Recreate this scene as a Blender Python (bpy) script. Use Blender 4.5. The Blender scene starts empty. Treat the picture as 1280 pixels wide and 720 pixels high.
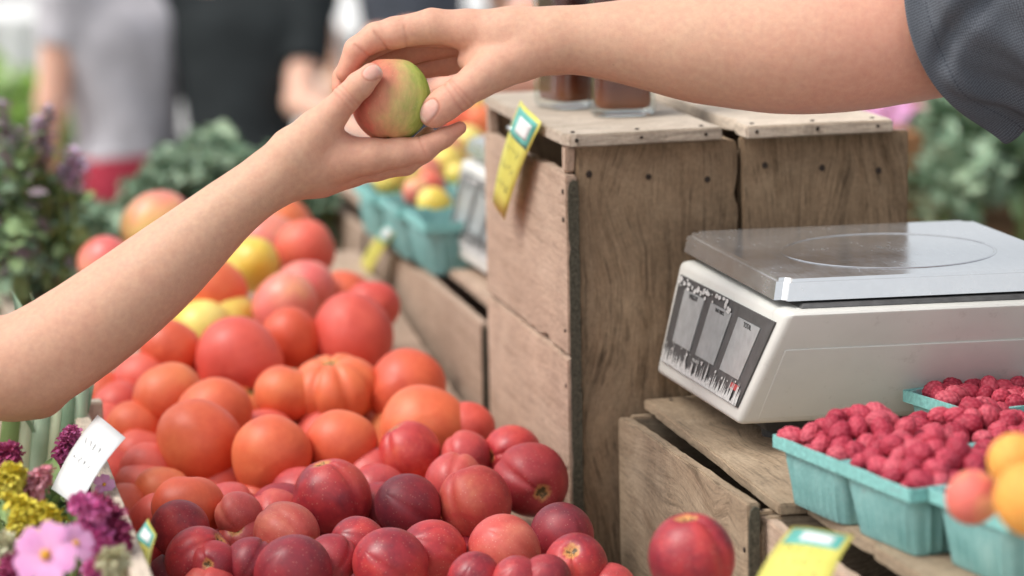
import bpy, bmesh, math, random
import numpy as np
from mathutils import Vector, Matrix, Euler
random.seed(7); np.random.seed(7)
SC = bpy.context.scene; COL = SC.collection
rad = math.radians
# ------------------------------------------------------------------ camera frame (a real camera at 1.75 m, 105 mm lens)
F = 3733.0; CH = 1.75
yaw, pit, rol = rad(12.3), rad(10.0), rad(1.2)
fw = np.array([math.sin(yaw)*math.cos(pit), math.cos(yaw)*math.cos(pit), -math.sin(pit)])
rt = np.array([math.cos(yaw), -math.sin(yaw), 0.0])
up = np.cross(rt, fw)
RC = rt*math.cos(rol) - up*math.sin(rol)
UC = up*math.cos(rol) + rt*math.sin(rol)
C0 = np.array([0, 0, CH])
def ray(x, y): return fw + RC*((x-640)/F) + UC*((360-y)/F)
def P(x, y, d): return C0 + ray(x, y)*d
def PX(x, y, X): r = ray(x, y); return C0 + r*(X/r[0])
def PY(x, y, Y): r = ray(x, y); return C0 + r*(Y/r[1])
def PZ(x, y, Z): r = ray(x, y); return C0 + r*((Z-CH)/r[2])
def camdir(a, b, c):   # direction from right / up / toward-the-camera amounts
    v = RC*a + UC*b - fw*c; return v/np.linalg.norm(v)
cd = bpy.data.cameras.new('camera'); cam = bpy.data.objects.new('camera', cd); COL.objects.link(cam)
cam.matrix_world = Matrix(((RC[0], UC[0], -fw[0], 0), (RC[1], UC[1], -fw[1], 0), (RC[2], UC[2], -fw[2], CH), (0, 0, 0, 1)))
cd.sensor_width = 36; cd.lens = F/1280*36; cd.clip_end = 500; cd.clip_start = 0.05
cd.dof.use_dof = True; cd.dof.focus_distance = 2.93; cd.dof.aperture_fstop = 2.8; cd.dof.aperture_blades = 9
SC.camera = cam
# ------------------------------------------------------------------ tagging and linking
def tag(o, label=None, cat=None, group=None, kind=None):
    if label: o['label'] = label
    if cat: o['category'] = cat
    if group: o['group'] = group
    if kind: o['kind'] = kind
    return o
def empty(name, loc=(0, 0, 0), rot=(0, 0, 0), label=None, cat=None, group=None):
    o = bpy.data.objects.new(name, None); COL.objects.link(o); o.empty_display_size = .05
    o.location = Vector(loc); o.rotation_euler = rot
    return tag(o, label, cat, group)
def link(name, me, mat=None, parent=None, loc=None, rot=None):
    o = bpy.data.objects.new(name, me); COL.objects.link(o)
    if mat is not None:
        if isinstance(mat, (list, tuple)):
            if not len(me.materials):
                for m in mat: me.materials.append(m)
        elif not len(me.materials): me.materials.append(mat)
    if parent is not None: o.parent = parent
    if loc is not None: o.location = Vector(loc)
    if rot is not None: o.rotation_euler = rot
    return o
def pymesh(name, vs, fs, smooth=False):
    me = bpy.data.meshes.new(name); me.from_pydata([tuple(map(float, v)) for v in vs], [], [tuple(f) for f in fs]); me.update()
    if smooth: me.polygons.foreach_set('use_smooth', [True]*len(me.polygons))
    return me
def bmmesh(name, bm, smooth=False):
    me = bpy.data.meshes.new(name); bm.normal_update(); bm.to_mesh(me); bm.free()
    if smooth: me.polygons.foreach_set('use_smooth', [True]*len(me.polygons))
    return me
# ------------------------------------------------------------------ node helpers
def newmat(name):
    m = bpy.data.materials.new(name); m.use_nodes = True
    nt = m.node_tree; b = nt.nodes['Principled BSDF']
    return m, nt, b
def N(nt, t, **kw):
    n = nt.nodes.new(t)
    for k, v in kw.items():
        if k.startswith('i_'):
            key = k[2:]; key = int(key) if key.isdigit() else key.replace('_', ' ')
            n.inputs[key].default_value = v
        else: setattr(n, k, v)
    return n
def L(nt, a, b): nt.links.new(a, b)
def ramp(nt, fac, stops, interp='LINEAR'):
    r = nt.nodes.new('ShaderNodeValToRGB'); r.color_ramp.interpolation = interp
    e = r.color_ramp.elements
    while len(e) < len(stops): e.new(.5)
    for i, (p, c) in enumerate(stops):
        e[i].position = p; e[i].color = (c[0], c[1], c[2], 1) if not isinstance(c, (int, float)) else (c, c, c, 1)
    L(nt, fac, r.inputs[0]); return r.outputs[0]
def mixc(nt, fac, a, b, mode='MIX'):
    n = nt.nodes.new('ShaderNodeMix'); n.data_type = 'RGBA'; n.blend_type = mode
    for i, v in ((0, fac), (6, a), (7, b)):
        if hasattr(v, 'is_output') or isinstance(v, bpy.types.NodeSocket): L(nt, v, n.inputs[i])
        else: n.inputs[i].default_value = v if not isinstance(v, tuple) else (v[0], v[1], v[2], 1)
    return n.outputs[2]
def mth(nt, op, a, b=0.0, c=None, clamp=False):
    n = nt.nodes.new('ShaderNodeMath'); n.operation = op; n.use_clamp = clamp
    for i, v in enumerate((a, b) if c is None else (a, b, c)):
        if isinstance(v, bpy.types.NodeSocket): L(nt, v, n.inputs[i])
        else: n.inputs[i].default_value = v
    return n.outputs[0]
def noise(nt, vec, scale, detail=4, rough=.55, dist=0.0):
    n = N(nt, 'ShaderNodeTexNoise'); n.inputs['Scale'].default_value = scale; n.inputs['Detail'].default_value = detail
    n.inputs['Roughness'].default_value = rough; n.inputs['Distortion'].default_value = dist
    if vec is not None: L(nt, vec, n.inputs['Vector'])
    return n
def bump(nt, h, b, strength=.3, dist=.002, prev=None):
    n = N(nt, 'ShaderNodeBump'); n.inputs['Strength'].default_value = strength; n.inputs['Distance'].default_value = dist
    L(nt, h, n.inputs['Height'])
    if prev is not None: L(nt, prev, n.inputs['Normal'])
    if b is not None: L(nt, n.outputs[0], b.inputs['Normal'])
    return n.outputs[0]
def objvec(nt, scale=(1, 1, 1), rand=10.0):
    tc = N(nt, 'ShaderNodeTexCoord'); oi = N(nt, 'ShaderNodeObjectInfo')
    mu = N(nt, 'ShaderNodeVectorMath', operation='SCALE'); mu.inputs[0].default_value = (1.7, 2.3, 3.1)
    L(nt, oi.outputs['Random'], mu.inputs['Scale'])
    m2 = N(nt, 'ShaderNodeVectorMath', operation='SCALE'); L(nt, mu.outputs[0], m2.inputs[0]); m2.inputs['Scale'].default_value = rand
    ad = N(nt, 'ShaderNodeVectorMath', operation='ADD'); L(nt, tc.outputs['Object'], ad.inputs[0]); L(nt, m2.outputs[0], ad.inputs[1])
    mp = N(nt, 'ShaderNodeVectorMath', operation='MULTIPLY'); L(nt, ad.outputs[0], mp.inputs[0]); mp.inputs[1].default_value = scale
    return mp.outputs[0], oi.outputs['Random'], tc.outputs['Object']
def simple(name, col, rough=.6, var=.15, scale=40, bs=.2, spec=.4, metal=0.0):
    m, nt, b = newmat(name); v, r, _ = objvec(nt)
    n = noise(nt, v, scale, 5)
    c = ramp(nt, n.outputs[0], [(.3, [x*(1-var) for x in col]), (.7, [min(1, x*(1+var)) for x in col])])
    L(nt, c, b.inputs['Base Color']); b.inputs['Roughness'].default_value = rough; b.inputs['Specular IOR Level'].default_value = spec
    b.inputs['Metallic'].default_value = metal
    if bs: bump(nt, n.outputs[0], b, bs, .002)
    return m
# ------------------------------------------------------------------ signed-distance modelling
def smin(a, b, k):
    if k <= 0: return np.minimum(a, b)
    h = np.maximum(k-np.abs(a-b), 0)/k
    return np.minimum(a, b) - h*h*h*k/6.0
def rcone(p, a, b, r1, r2):
    a = np.asarray(a, float); b = np.asarray(b, float)
    ba = b-a; l2 = ba@ba; rr = r1-r2; a2 = l2-rr*rr
    if a2 <= 1e-12:
        c, r = (a, r1) if r1 > r2 else (b, r2)
        q = p-c; return np.sqrt(np.einsum('ij,ij->i', q, q))-r
    il2 = 1/l2; pa = p-a; y = pa@ba; z = y-l2
    q = pa*l2-np.outer(y, ba); x2 = np.einsum('ij,ij->i', q, q); y2 = y*y*l2; z2 = z*z*l2
    k = np.sign(rr)*rr*rr*x2
    out = (np.sqrt(x2*a2*il2)+y*rr)*il2-r1
    m1 = np.sign(z)*a2*z2 > k
    m2 = np.sign(y)*a2*y2 < k
    out = np.where(m2, np.sqrt(x2+y2)*il2-r1, out)
    out = np.where(m1, np.sqrt(x2+z2)*il2-r2, out)
    return out
def ellip(p, c, ax, r):      # ax: 3 row unit vectors
    q = (p-np.asarray(c, float))@np.asarray(ax, float).T; r = np.asarray(r, float)
    k0 = np.linalg.norm(q/r, axis=1); k1 = np.linalg.norm(q/(r*r), axis=1)
    return k0*(k0-1.0)/np.maximum(k1, 1e-9)
def chain(p, pts, k):        # pts: (pos, r) list
    d = None
    d = np.full(len(p), 1.0); lo = p.min(0); hi = p.max(0)
    for (a, ra), (b, rb) in zip(pts[:-1], pts[1:]):
        mid = (np.asarray(a)+np.asarray(b))/2; R = np.linalg.norm(np.asarray(a)-mid)+max(ra, rb)+.035
        if ((mid+R < lo) | (mid-R > hi)).any(): continue
        q = p-mid; m = np.einsum('ij,ij->i', q, q) < R*R
        if m.all(): d = smin(d, rcone(p, a, b, ra, rb), k)
        elif m.any(): d[m] = smin(d[m], rcone(p[m], a, b, ra, rb), k)
    return d
def sdf_mesh(f, lo, hi, h, newton=2):
    lo = np.asarray(lo, float); hi = np.asarray(hi, float); B = 8
    nb = np.ceil((hi-lo)/(h*B)).astype(int)+1; n = nb*B
    g = np.stack(np.meshgrid(*[np.arange(k) for k in nb], indexing='ij'), -1).reshape(-1, 3)
    cen = lo+(g*B+(B-1)/2)*h
    dc = np.concatenate([f(cen[i:i+20000]) for i in range(0, len(cen), 20000)])
    act = g[np.abs(dc) < h*B*1.15]
    vals = np.full(tuple(n), 1.0, np.float32)
    v6 = vals.reshape(nb[0], B, nb[1], B, nb[2], B)
    neg = g[dc < 0]; v6[neg[:, 0], :, neg[:, 1], :, neg[:, 2], :] = -1.0
    off = np.stack(np.meshgrid(*[np.arange(B)]*3, indexing='ij'), -1).reshape(-1, 3)
    for i in range(0, len(act), 30):
        a = act[i:i+30]; idx = (a[:, None, :]*B+off[None]).reshape(-1, 3)
        d = f(lo+idx*h).astype(np.float32); vals[idx[:, 0], idx[:, 1], idx[:, 2]] = d
    s = vals < 0
    cc = np.zeros(tuple(n-1), np.uint8)
    for dx in (0, 1):
        for dy in (0, 1):
            for dz in (0, 1): cc += s[dx:n[0]-1+dx, dy:n[1]-1+dy, dz:n[2]-1+dz]
    cells = np.argwhere((cc > 0) & (cc < 8)); idm = np.full(tuple(n-1), -1, np.int32)
    idm[cells[:, 0], cells[:, 1], cells[:, 2]] = np.arange(len(cells))
    acc = np.zeros((len(cells), 3)); cnt = np.zeros(len(cells))
    cor = [(0, 0, 0), (1, 0, 0), (0, 1, 0), (1, 1, 0), (0, 0, 1), (1, 0, 1), (0, 1, 1), (1, 1, 1)]
    for a in range(8):
        for ax in range(3):
            ca = np.array(cor[a])
            if ca[ax]: continue
            cb = ca.copy(); cb[ax] = 1
            va = vals[tuple((cells+ca).T)]; vb = vals[tuple((cells+cb).T)]
            m = (va < 0) != (vb < 0); t = np.where(m, va/np.where(m, va-vb, 1), 0)
            pt = ca+np.outer(t, cb-ca); acc[m] += pt[m]; cnt[m] += 1
    verts = lo+(cells+acc/np.maximum(cnt, 1)[:, None])*h
    faces = []
    for ax in range(3):
        o1, o2 = (ax+1) % 3, (ax+2) % 3
        sl0 = [slice(0, k-1) for k in n]; sl1 = list(sl0); sl0[ax] = slice(0, n[ax]-1); sl1[ax] = slice(1, n[ax])
        s0 = s[tuple(sl0)]; s1 = s[tuple(sl1)]
        e = np.argwhere(s0 != s1); e = e[(e[:, o1] > 0) & (e[:, o2] > 0)]
        fl = s0[tuple(e.T)]
        q = []
        for (i, j) in ((1, 1), (0, 1), (0, 0), (1, 0)):
            c = e.copy(); c[:, o1] -= i; c[:, o2] -= j; q.append(idm[tuple(c.T)])
        q = np.stack(q, 1); q[~fl] = q[~fl][:, ::-1]; faces.append(q[(q >= 0).all(1)])
    faces = np.concatenate(faces)
    for _ in range(newton):
        for i in range(0, len(verts), 12000):
            v = verts[i:i+12000]; d = f(v); e = h*.5
            gr = np.stack([f(v+np.eye(3)[k]*e)-f(v-np.eye(3)[k]*e) for k in range(3)], 1)
            gr /= np.maximum(np.linalg.norm(gr, axis=1), 1e-9)[:, None]
            verts[i:i+12000] = v-gr*np.clip(d, -h, h)[:, None]*.9
    return verts, faces
def npmesh(name, v, q, cols=None, smooth=True):
    me = bpy.data.meshes.new(name)
    me.vertices.add(len(v)); me.vertices.foreach_set('co', np.asarray(v, np.float32).ravel())
    me.loops.add(len(q)*4); me.loops.foreach_set('vertex_index', np.asarray(q, np.int32).ravel())
    me.polygons.add(len(q)); me.polygons.foreach_set('loop_start', np.arange(0, len(q)*4, 4, dtype=np.int32))
    me.polygons.foreach_set('use_smooth', np.full(len(q), smooth)); me.update(); me.validate()
    if cols is not None:
        at = me.color_attributes.new('tint', 'FLOAT_COLOR', 'POINT')
        at.data.foreach_set('color', np.asarray(cols, np.float32).ravel())
    return me
# ------------------------------------------------------------------ skin
def skin_mat(name, bumpk=1.0):
    m, nt, b = newmat(name)
    at = N(nt, 'ShaderNodeAttribute', attribute_name='tint')
    tc = N(nt, 'ShaderNodeTexCoord'); o = tc.outputs['Object']
    n1 = noise(nt, o, 22, 4, .6); n2 = noise(nt, o, 160, 3, .6); n3 = noise(nt, o, 900, 2, .6)
    c = mixc(nt, ramp(nt, n1.outputs[0], [(.38, 0.0), (.66, .95)]), at.outputs['Color'], (.62, .31, .225), 'MIX')
    c = mixc(nt, .35, at.outputs['Color'], c)
    c = mixc(nt, .22, c, ramp(nt, n2.outputs[0], [(.3, (.42, .2, .13)), (.75, (.85, .6, .46))]), 'OVERLAY')
    sp = N(nt, 'ShaderNodeTexVoronoi'); sp.inputs['Scale'].default_value = 48; sp.inputs['Randomness'].default_value = 1; L(nt, o, sp.inputs['Vector'])
    fr = ramp(nt, sp.outputs['Distance'], [(.035, 1.0), (.06, 0.0)])
    fr = mth(nt, 'MULTIPLY', fr, ramp(nt, noise(nt, o, 30, 1).outputs[0], [(.62, 0.0), (.7, .3)]))
    c = mixc(nt, fr, c, (.25, .11, .07))
    L(nt, c, b.inputs['Base Color'])
    b.inputs['Subsurface Weight'].default_value = .28; b.inputs['Subsurface Radius'].default_value = (1.0, .35, .2); b.inputs['Subsurface Scale'].default_value = .006
    b.inputs['Specular IOR Level'].default_value = .32
    L(nt, ramp(nt, n2.outputs[0], [(.3, .5), (.7, .64)]), b.inputs['Roughness'])
    vo = N(nt, 'ShaderNodeTexVoronoi'); vo.inputs['Scale'].default_value = 700; L(nt, o, vo.inputs['Vector'])
    p = bump(nt, vo.outputs['Distance'], None, .16*bumpk, .0007)
    p = bump(nt, n3.outputs[0], None, .18*bumpk, .0005, p)
    bump(nt, n2.outputs[0], b, .22*bumpk, .0012, p)
    return m
SKIN = skin_mat('skin')
def wpt(D):
    s = D/F
    return (lambda x, y, z=0.0: P(x, y, D+z)), (lambda r: r*s)
def nail_setup(W, R, c, z, axis, nrm, a, b):
    cc = W(*c, z); t = camdir(*axis); n = camdir(*nrm); n = n-t*(n@t); n /= np.linalg.norm(n); v = np.cross(n, t)
    return dict(c=cc, t=t, n=n, v=v, a=R(a), b=R(b))
def nail_m(p, k):
    q = p-k['c']; u = q@k['t']; v = q@k['v']; w = q@k['n']
    ue = u/k['a']; ve = v/k['b']
    m = (np.abs(ue)**2.4+np.abs(ve)**2.4)**(1/2.4)
    return m, ue, w
def crease(p, c, t, n, width, depth, half, nside=-.2):
    q = p-c; s = q@t; r = np.linalg.norm(q-np.outer(s, t), axis=1)
    w = (q@n)/np.maximum(r, 1e-5)
    return depth*np.exp(-(s/width)**2)*np.clip((w-nside)*3, 0, 1)*(r < half)
def spl(ch, n=3):      # Catmull-Rom through the joints so that outlines stay smooth
    a = [tuple(q)+(0.0,)*(4-len(q)) for q in ch]; A = np.array([a[0]]+a+[a[-1]], float); out = []
    for i in range(1, len(A)-2):
        p0, p1, p2, p3 = A[i-1:i+3]
        for k in range(n):
            t = k/n; out.append(tuple(.5*((2*p1)+(p2-p0)*t+(2*p0-5*p1+4*p2-p3)*t*t+(3*p1-p0-3*p2+p3)*t**3)))
    out.append(tuple(A[-2])); return out
def make_arm(D, body, fingers, nails, creases, kb, kf, kj, h, base, reds, extra=None):
    W, R = wpt(D)
    allp = []
    body = [spl(ch) if len(ch) > 4 else ch for ch in body]
    BC = [[(W(*q[:2], q[3] if len(q) > 3 else 0), R(q[2])) for q in ch] for ch in body]
    FC = [[(W(*q[:2], q[3] if len(q) > 3 else 0), R(q[2])) for q in ch] for ch in fingers]
    for ch in BC+FC:
        for c, r in ch: allp += [c-r, c+r]
    allp = np.array(allp); lo = allp.min(0)-.012; hi = allp.max(0)+.012
    NL = [nail_setup(W, R, *a) for a in nails]
    CR = []
    for (c, z, t, n, w, dp, hf) in creases:
        tt = camdir(*t); nn = camdir(*n); CR.append((W(*c, z), tt, nn, w, dp, R(hf)))
    def f(p):
        d = None
        for ch in BC:
            e = chain(p, ch, kb); d = e if d is None else smin(d, e, kb)
        df = None
        for ch in FC:
            e = chain(p, ch, .006); df = e if df is None else smin(df, e, kf)
        d = smin(d, df, kj)
        near = np.abs(d) < .006
        if near.any():
            q = p[near]; dd = d[near]
            for k in NL:
                z = q-k['c']
                if np.einsum('ij,ij->i', z, z).min() > (k['a']*2.2)**2: continue
                m, ue, w = nail_m(q, k)
                ok = (w > -k['a']*1.2) & (m < 1.6)
                g = .00055*np.exp(-((m-1)/.10)**2)*np.clip(1.2-ue, 0, 1) - .00035*np.clip((1-m)*6, 0, 1)
                dd = dd+np.where(ok, g, 0)
            for c in CR:
                z = q-c[0]; m = np.einsum('ij,ij->i', z, z) < (c[5]*1.3)**2
                if m.any(): dd[m] += crease(q[m], *c)
            # soft undulation of tendons and flesh
            dd = dd+.00016*np.sin(q[:, 0]*150+1)*np.sin(q[:, 1]*130)*np.sin(q[:, 2]*170)
            d = d.copy(); d[near] = dd
        return d
    v, q = sdf_mesh(f, lo, hi, h)
    col = np.ones((len(v), 4)); col[:, :3] = base
    for (c, z, r, rc, am) in reds:
        w = am*np.exp(-((np.linalg.norm(v-W(*c, z), axis=1)/R(r))**2)); col[:, :3] = col[:, :3]*(1-w[:, None])+np.array(rc)*w[:, None]
    for k in NL:
        m, ue, w = nail_m(v, k); ok = (w > -k['a']*1.2)
        i = np.clip((1.0-m)*9, 0, 1)*ok; ncol = np.where((ue > .72)[:, None], np.array([.80, .66, .58]), np.array([.70, .46, .41]))
        col[:, :3] = col[:, :3]*(1-i[:, None]*.85)+ncol*i[:, None]*.85
        e = np.exp(-((m-1.03)/.08)**2)*ok*.45*np.clip(1.1-ue, 0, 1)*1.5; col[:, :3] *= (1-e[:, None]*np.array([.45, .7, .75]))
    for (c, t, n, w, dp, hf) in CR:
        e = np.clip(crease(v, c, t, n, w*1.6, 1.0, hf), 0, 1)*.20; col[:, :3] *= (1-e[:, None]*np.array([.5, .8, .85]))
    return v, q, col
RED = (.62, .24, .17); PINK = (.72, .36, .28)
# the giving arm (comes in from the right) - pixel-space skeleton on a real depth of 2.90 m
giver = make_arm(2.90,
    body=[[(1500, -70, 108, .04), (1380, -40, 104, .03), (1240, 10, 95, .01), (1130, 38, 87), (1050, 49, 87), (975, 58, 80), (900, 60, 68), (850, 58, 60), (780, 52, 48), (722, 50, 38), (695, 50, 36), (665, 50, 34)],
          [(712, 50, 34, .012), (650, 44, 31, .016), (590, 38, 24, .018)],
          [(712, 52, 33, .022), (650, 50, 30, .036), (596, 46, 22, .040)],
          [(705, 55, 30, .030), (640, 60, 28, .052), (602, 60, 19, .056)],
          [(690, 52, 35, 0), (640, 44, 33, 0), (584, 37, 24.5, 0)],
          [(690, 55, 32, -.004), (650, 72, 28, -.010), (618, 86, 26, -.016)],
          [(620, 50, 28, -.002), (600, 82, 17, -.004), (584, 76, 12, .002)],
          [(655, 60, 30, .004), (606, 66, 22, .006)]],
    fingers=[[(584, 37, 24, 0), (540, 32.5, 21.5, -.002), (494, 41, 19.5, -.003), (470, 46, 17.5, -.003), (446, 62, 15.5, -.001), (432, 91, 12.5, .003)],
             [(590, 40, 22, .018), (500, 40, 18, .022), (448, 66, 15, .022), (429, 96, 12.5, .018), (425, 110, 10.5, .014)],
             [(596, 46, 20, .038), (516, 60, 19, .042), (462, 76, 14, .048), (442, 112, 12, .044)],
             [(606, 66, 20, .052), (556, 78, 16.5, .056), (512, 88, 14, .060), (490, 112, 11, .058)],
             [(622, 85, 26, -.016), (598, 100, 23, -.022), (573, 118, 20.5, -.026), (556, 130, 20.5, -.027), (543, 140, 20, -.026)]],
    nails=[((538, 142), -.030, (-.78, -.62, .05), (-.42, .12, .90), 14.5, 11)],
    creases=[((573, 117), -.026, (-.8, -.6, 0), (0, .2, 1), .0011, .0007, 26), ((577, 114), -.026, (-.75, -.66, 0), (0, .2, 1), .0009, .0006, 26),
             ((566, 122), -.026, (-.84, -.54, 0), (0, .3, 1), .0008, .0005, 26),
             ((473, 46), -.003, (-.8, -.6, 0), (.3, -1, .4), .0014, .0013, 20), ((507, 42), -.003, (-1, -.1, 0), (.1, -1, .5), .0012, .0004, 22),
             ((450, 62), -.001, (-.6, -.8, 0), (.7, -.4, .5), .0011, .0009, 18)],
    kb=.014, kf=.0016, kj=.009, h=.00115, base=(.58, .385, .275),
    reds=[((432, 92), 0, 22, RED, .55), ((427, 110), .01, 18, RED, .6), ((446, 62), 0, 24, PINK, .6), ((494, 45), 0, 34, PINK, .5), ((543, 140), -.03, 26, PINK, .75),
          ((573, 118), -.03, 30, PINK, .5), ((600, 60), .0, 60, PINK, .35), ((540, 70), .04, 50, RED, .5), ((700, 75), 0, 40, RED, .25), ((1050, 90), 0, 130, PINK, .45), ((1150, 50), -.05, 110, PINK, .6)])
receiver = make_arm(2.88,
    body=[[(-430, 190, 70, .10), (-300, 310, 68, .08), (-160, 398, 64, .04), (-70, 440, 61, .01), (10, 462, 60), (60, 440, 59), (105, 411, 57), (150, 378, 54), (195, 342, 50), (240, 303, 43), (285, 263, 35), (318, 238, 30.5), (345, 219, 29.5)],
          [(318, 238, 28, .004), (345, 220, 30, .004), (385, 203, 36, .006), (420, 200, 30, .006)],
          [(345, 222, 28, .010), (400, 214, 30, .022), (440, 212, 22, .026)],
          [(345, 224, 27, .014), (395, 212, 27, .038), (432, 206, 20, .046)],
          [(340, 220, 28, -.002), (368, 192, 31, -.006), (398, 163, 25, -.012)],
          [(398, 170, 26, -.008), (420, 185, 18, -.004), (428, 192, 16, .0)],
          [(50, 492, 30, .01), (20, 500, 22, .01)]],
    fingers=[[(398, 162, 25, -.012), (416, 142, 19.5, -.018), (433, 123, 17, -.026), (449, 107, 16.5, -.032), (464, 93, 14, -.034)],
             [(425, 198, 29, 0), (465, 195, 22, -.004), (500, 191, 18, -.004), (530, 186, 15.5, -.003), (555, 172, 12, -.001), (575, 160, 8.2, .001)],
             [(430, 208, 26, .016), (470, 207, 19, .016), (506, 203, 16, .018), (530, 190, 13, .021), (550, 172, 10, .024)],
             [(430, 206, 22, .038), (480, 203, 16, .040), (515, 190, 13, .044), (535, 168, 10, .046)],
             [(430, 200, 18, .052), (470, 192, 14, .060), (500, 172, 11, .064), (510, 150, 9, .062)]],
    nails=[((466, 91), -.040, (.78, .62, .1), (-.12, .30, .92), 11.5, 8.8)],
    creases=[((433, 122), -.028, (.72, .69, 0), (0, .2, 1), .0012, .0005, 20), ((437, 118), -.028, (.72, .69, 0), (0, .2, 1), .0010, .0005, 20), ((429, 127), -.028, (.72, .69, 0), (0, .2, 1), .0010, .0004, 20),
             ((530, 186), -.003, (.9, .4, 0), (0, 1, .4), .0012, .0007, 18)],
    kb=.016, kf=.0014, kj=.009, h=.00115, base=(.57, .385, .275),
    reds=[((464, 93), -.03, 22, PINK, .85), ((430, 126), -.03, 26, PINK, .55), ((576, 160), 0, 26, RED, .75), ((530, 188), 0, 30, PINK, .6), ((470, 210), .01, 60, RED, .3), ((420, 180), 0, 40, PINK, .35), ((60, 500), 0, 90, RED, .35), ((200, 400), 0, 80, PINK, .25)])
# ------------------------------------------------------------------ world, sun, ground
w = bpy.data.worlds.new('World'); SC.world = w; w.use_nodes = True; nt = w.node_tree
bg = nt.nodes['Background']; sky = nt.nodes.new('ShaderNodeTexSky'); sky.sky_type = 'NISHITA'; sky.sun_disc = False
SUN_EL, SUN_AZ = 55, -98           # azimuth measured from +Y towards +X: the light comes from the left
sky.sun_elevation = rad(SUN_EL); sky.sun_rotation = rad(SUN_AZ); sky.air_density = 1.0; sky.dust_density = 4.0; sky.ozone_density = 1.0
hs = nt.nodes.new('ShaderNodeHueSaturation'); hs.inputs['Saturation'].default_value = .30; hs.inputs['Value'].default_value = 1.54
nt.links.new(sky.outputs[0], hs.inputs['Color']); nt.links.new(hs.outputs[0], bg.inputs[0]); bg.inputs[1].default_value = .15
sl = bpy.data.lights.new('sun', 'SUN'); so = bpy.data.objects.new('sun', sl); COL.objects.link(so)
sl.energy = 1.32; sl.angle = rad(22); sl.color = (1, .955, .89)
sd = Vector((math.sin(rad(SUN_AZ))*math.cos(rad(SUN_EL)), math.cos(rad(SUN_AZ))*math.cos(rad(SUN_EL)), math.sin(rad(SUN_EL))))
so.rotation_euler = sd.to_track_quat('Z', 'Y').to_euler()
SC.view_settings.view_transform = 'Standard'; SC.view_settings.look = 'None'; SC.view_settings.exposure = 0
SC.cycles.max_bounces = 8; SC.cycles.transparent_max_bounces = 12; SC.cycles.caustics_reflective = False; SC.cycles.caustics_refractive = False
SC.cycles.use_denoising = True
mg, nt, b = newmat('asphalt'); tc = N(nt, 'ShaderNodeTexCoord')
n1 = noise(nt, tc.outputs['Object'], 1.2, 5); n2 = noise(nt, tc.outputs['Object'], 60, 4)
c = ramp(nt, n1.outputs[0], [(.3, (.38, .375, .36)), (.7, (.50, .49, .47))]); c = mixc(nt, .25, c, n2.outputs[0], 'OVERLAY')
L(nt, c, b.inputs['Base Color']); b.inputs['Roughness'].default_value = .9; bump(nt, n2.outputs[0], b, .4, .004)
gr = link('ground', pymesh('ground', [(-200, -200, 0), (200, -200, 0), (200, 300, 0), (-200, 300, 0)], [(0, 1, 2, 3)]), mg); tag(gr, kind='structure')
mgr = simple('lawn', (.10, .17, .035), .9, .35, 3, .5)
lw = link('lawn', pymesh('lawn', [(-60, 11, .004), (.55, 11, .004), (.9, 60, .004), (-60, 60, .004)], [(0, 1, 2, 3)]), mgr); tag(lw, kind='structure')
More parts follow.
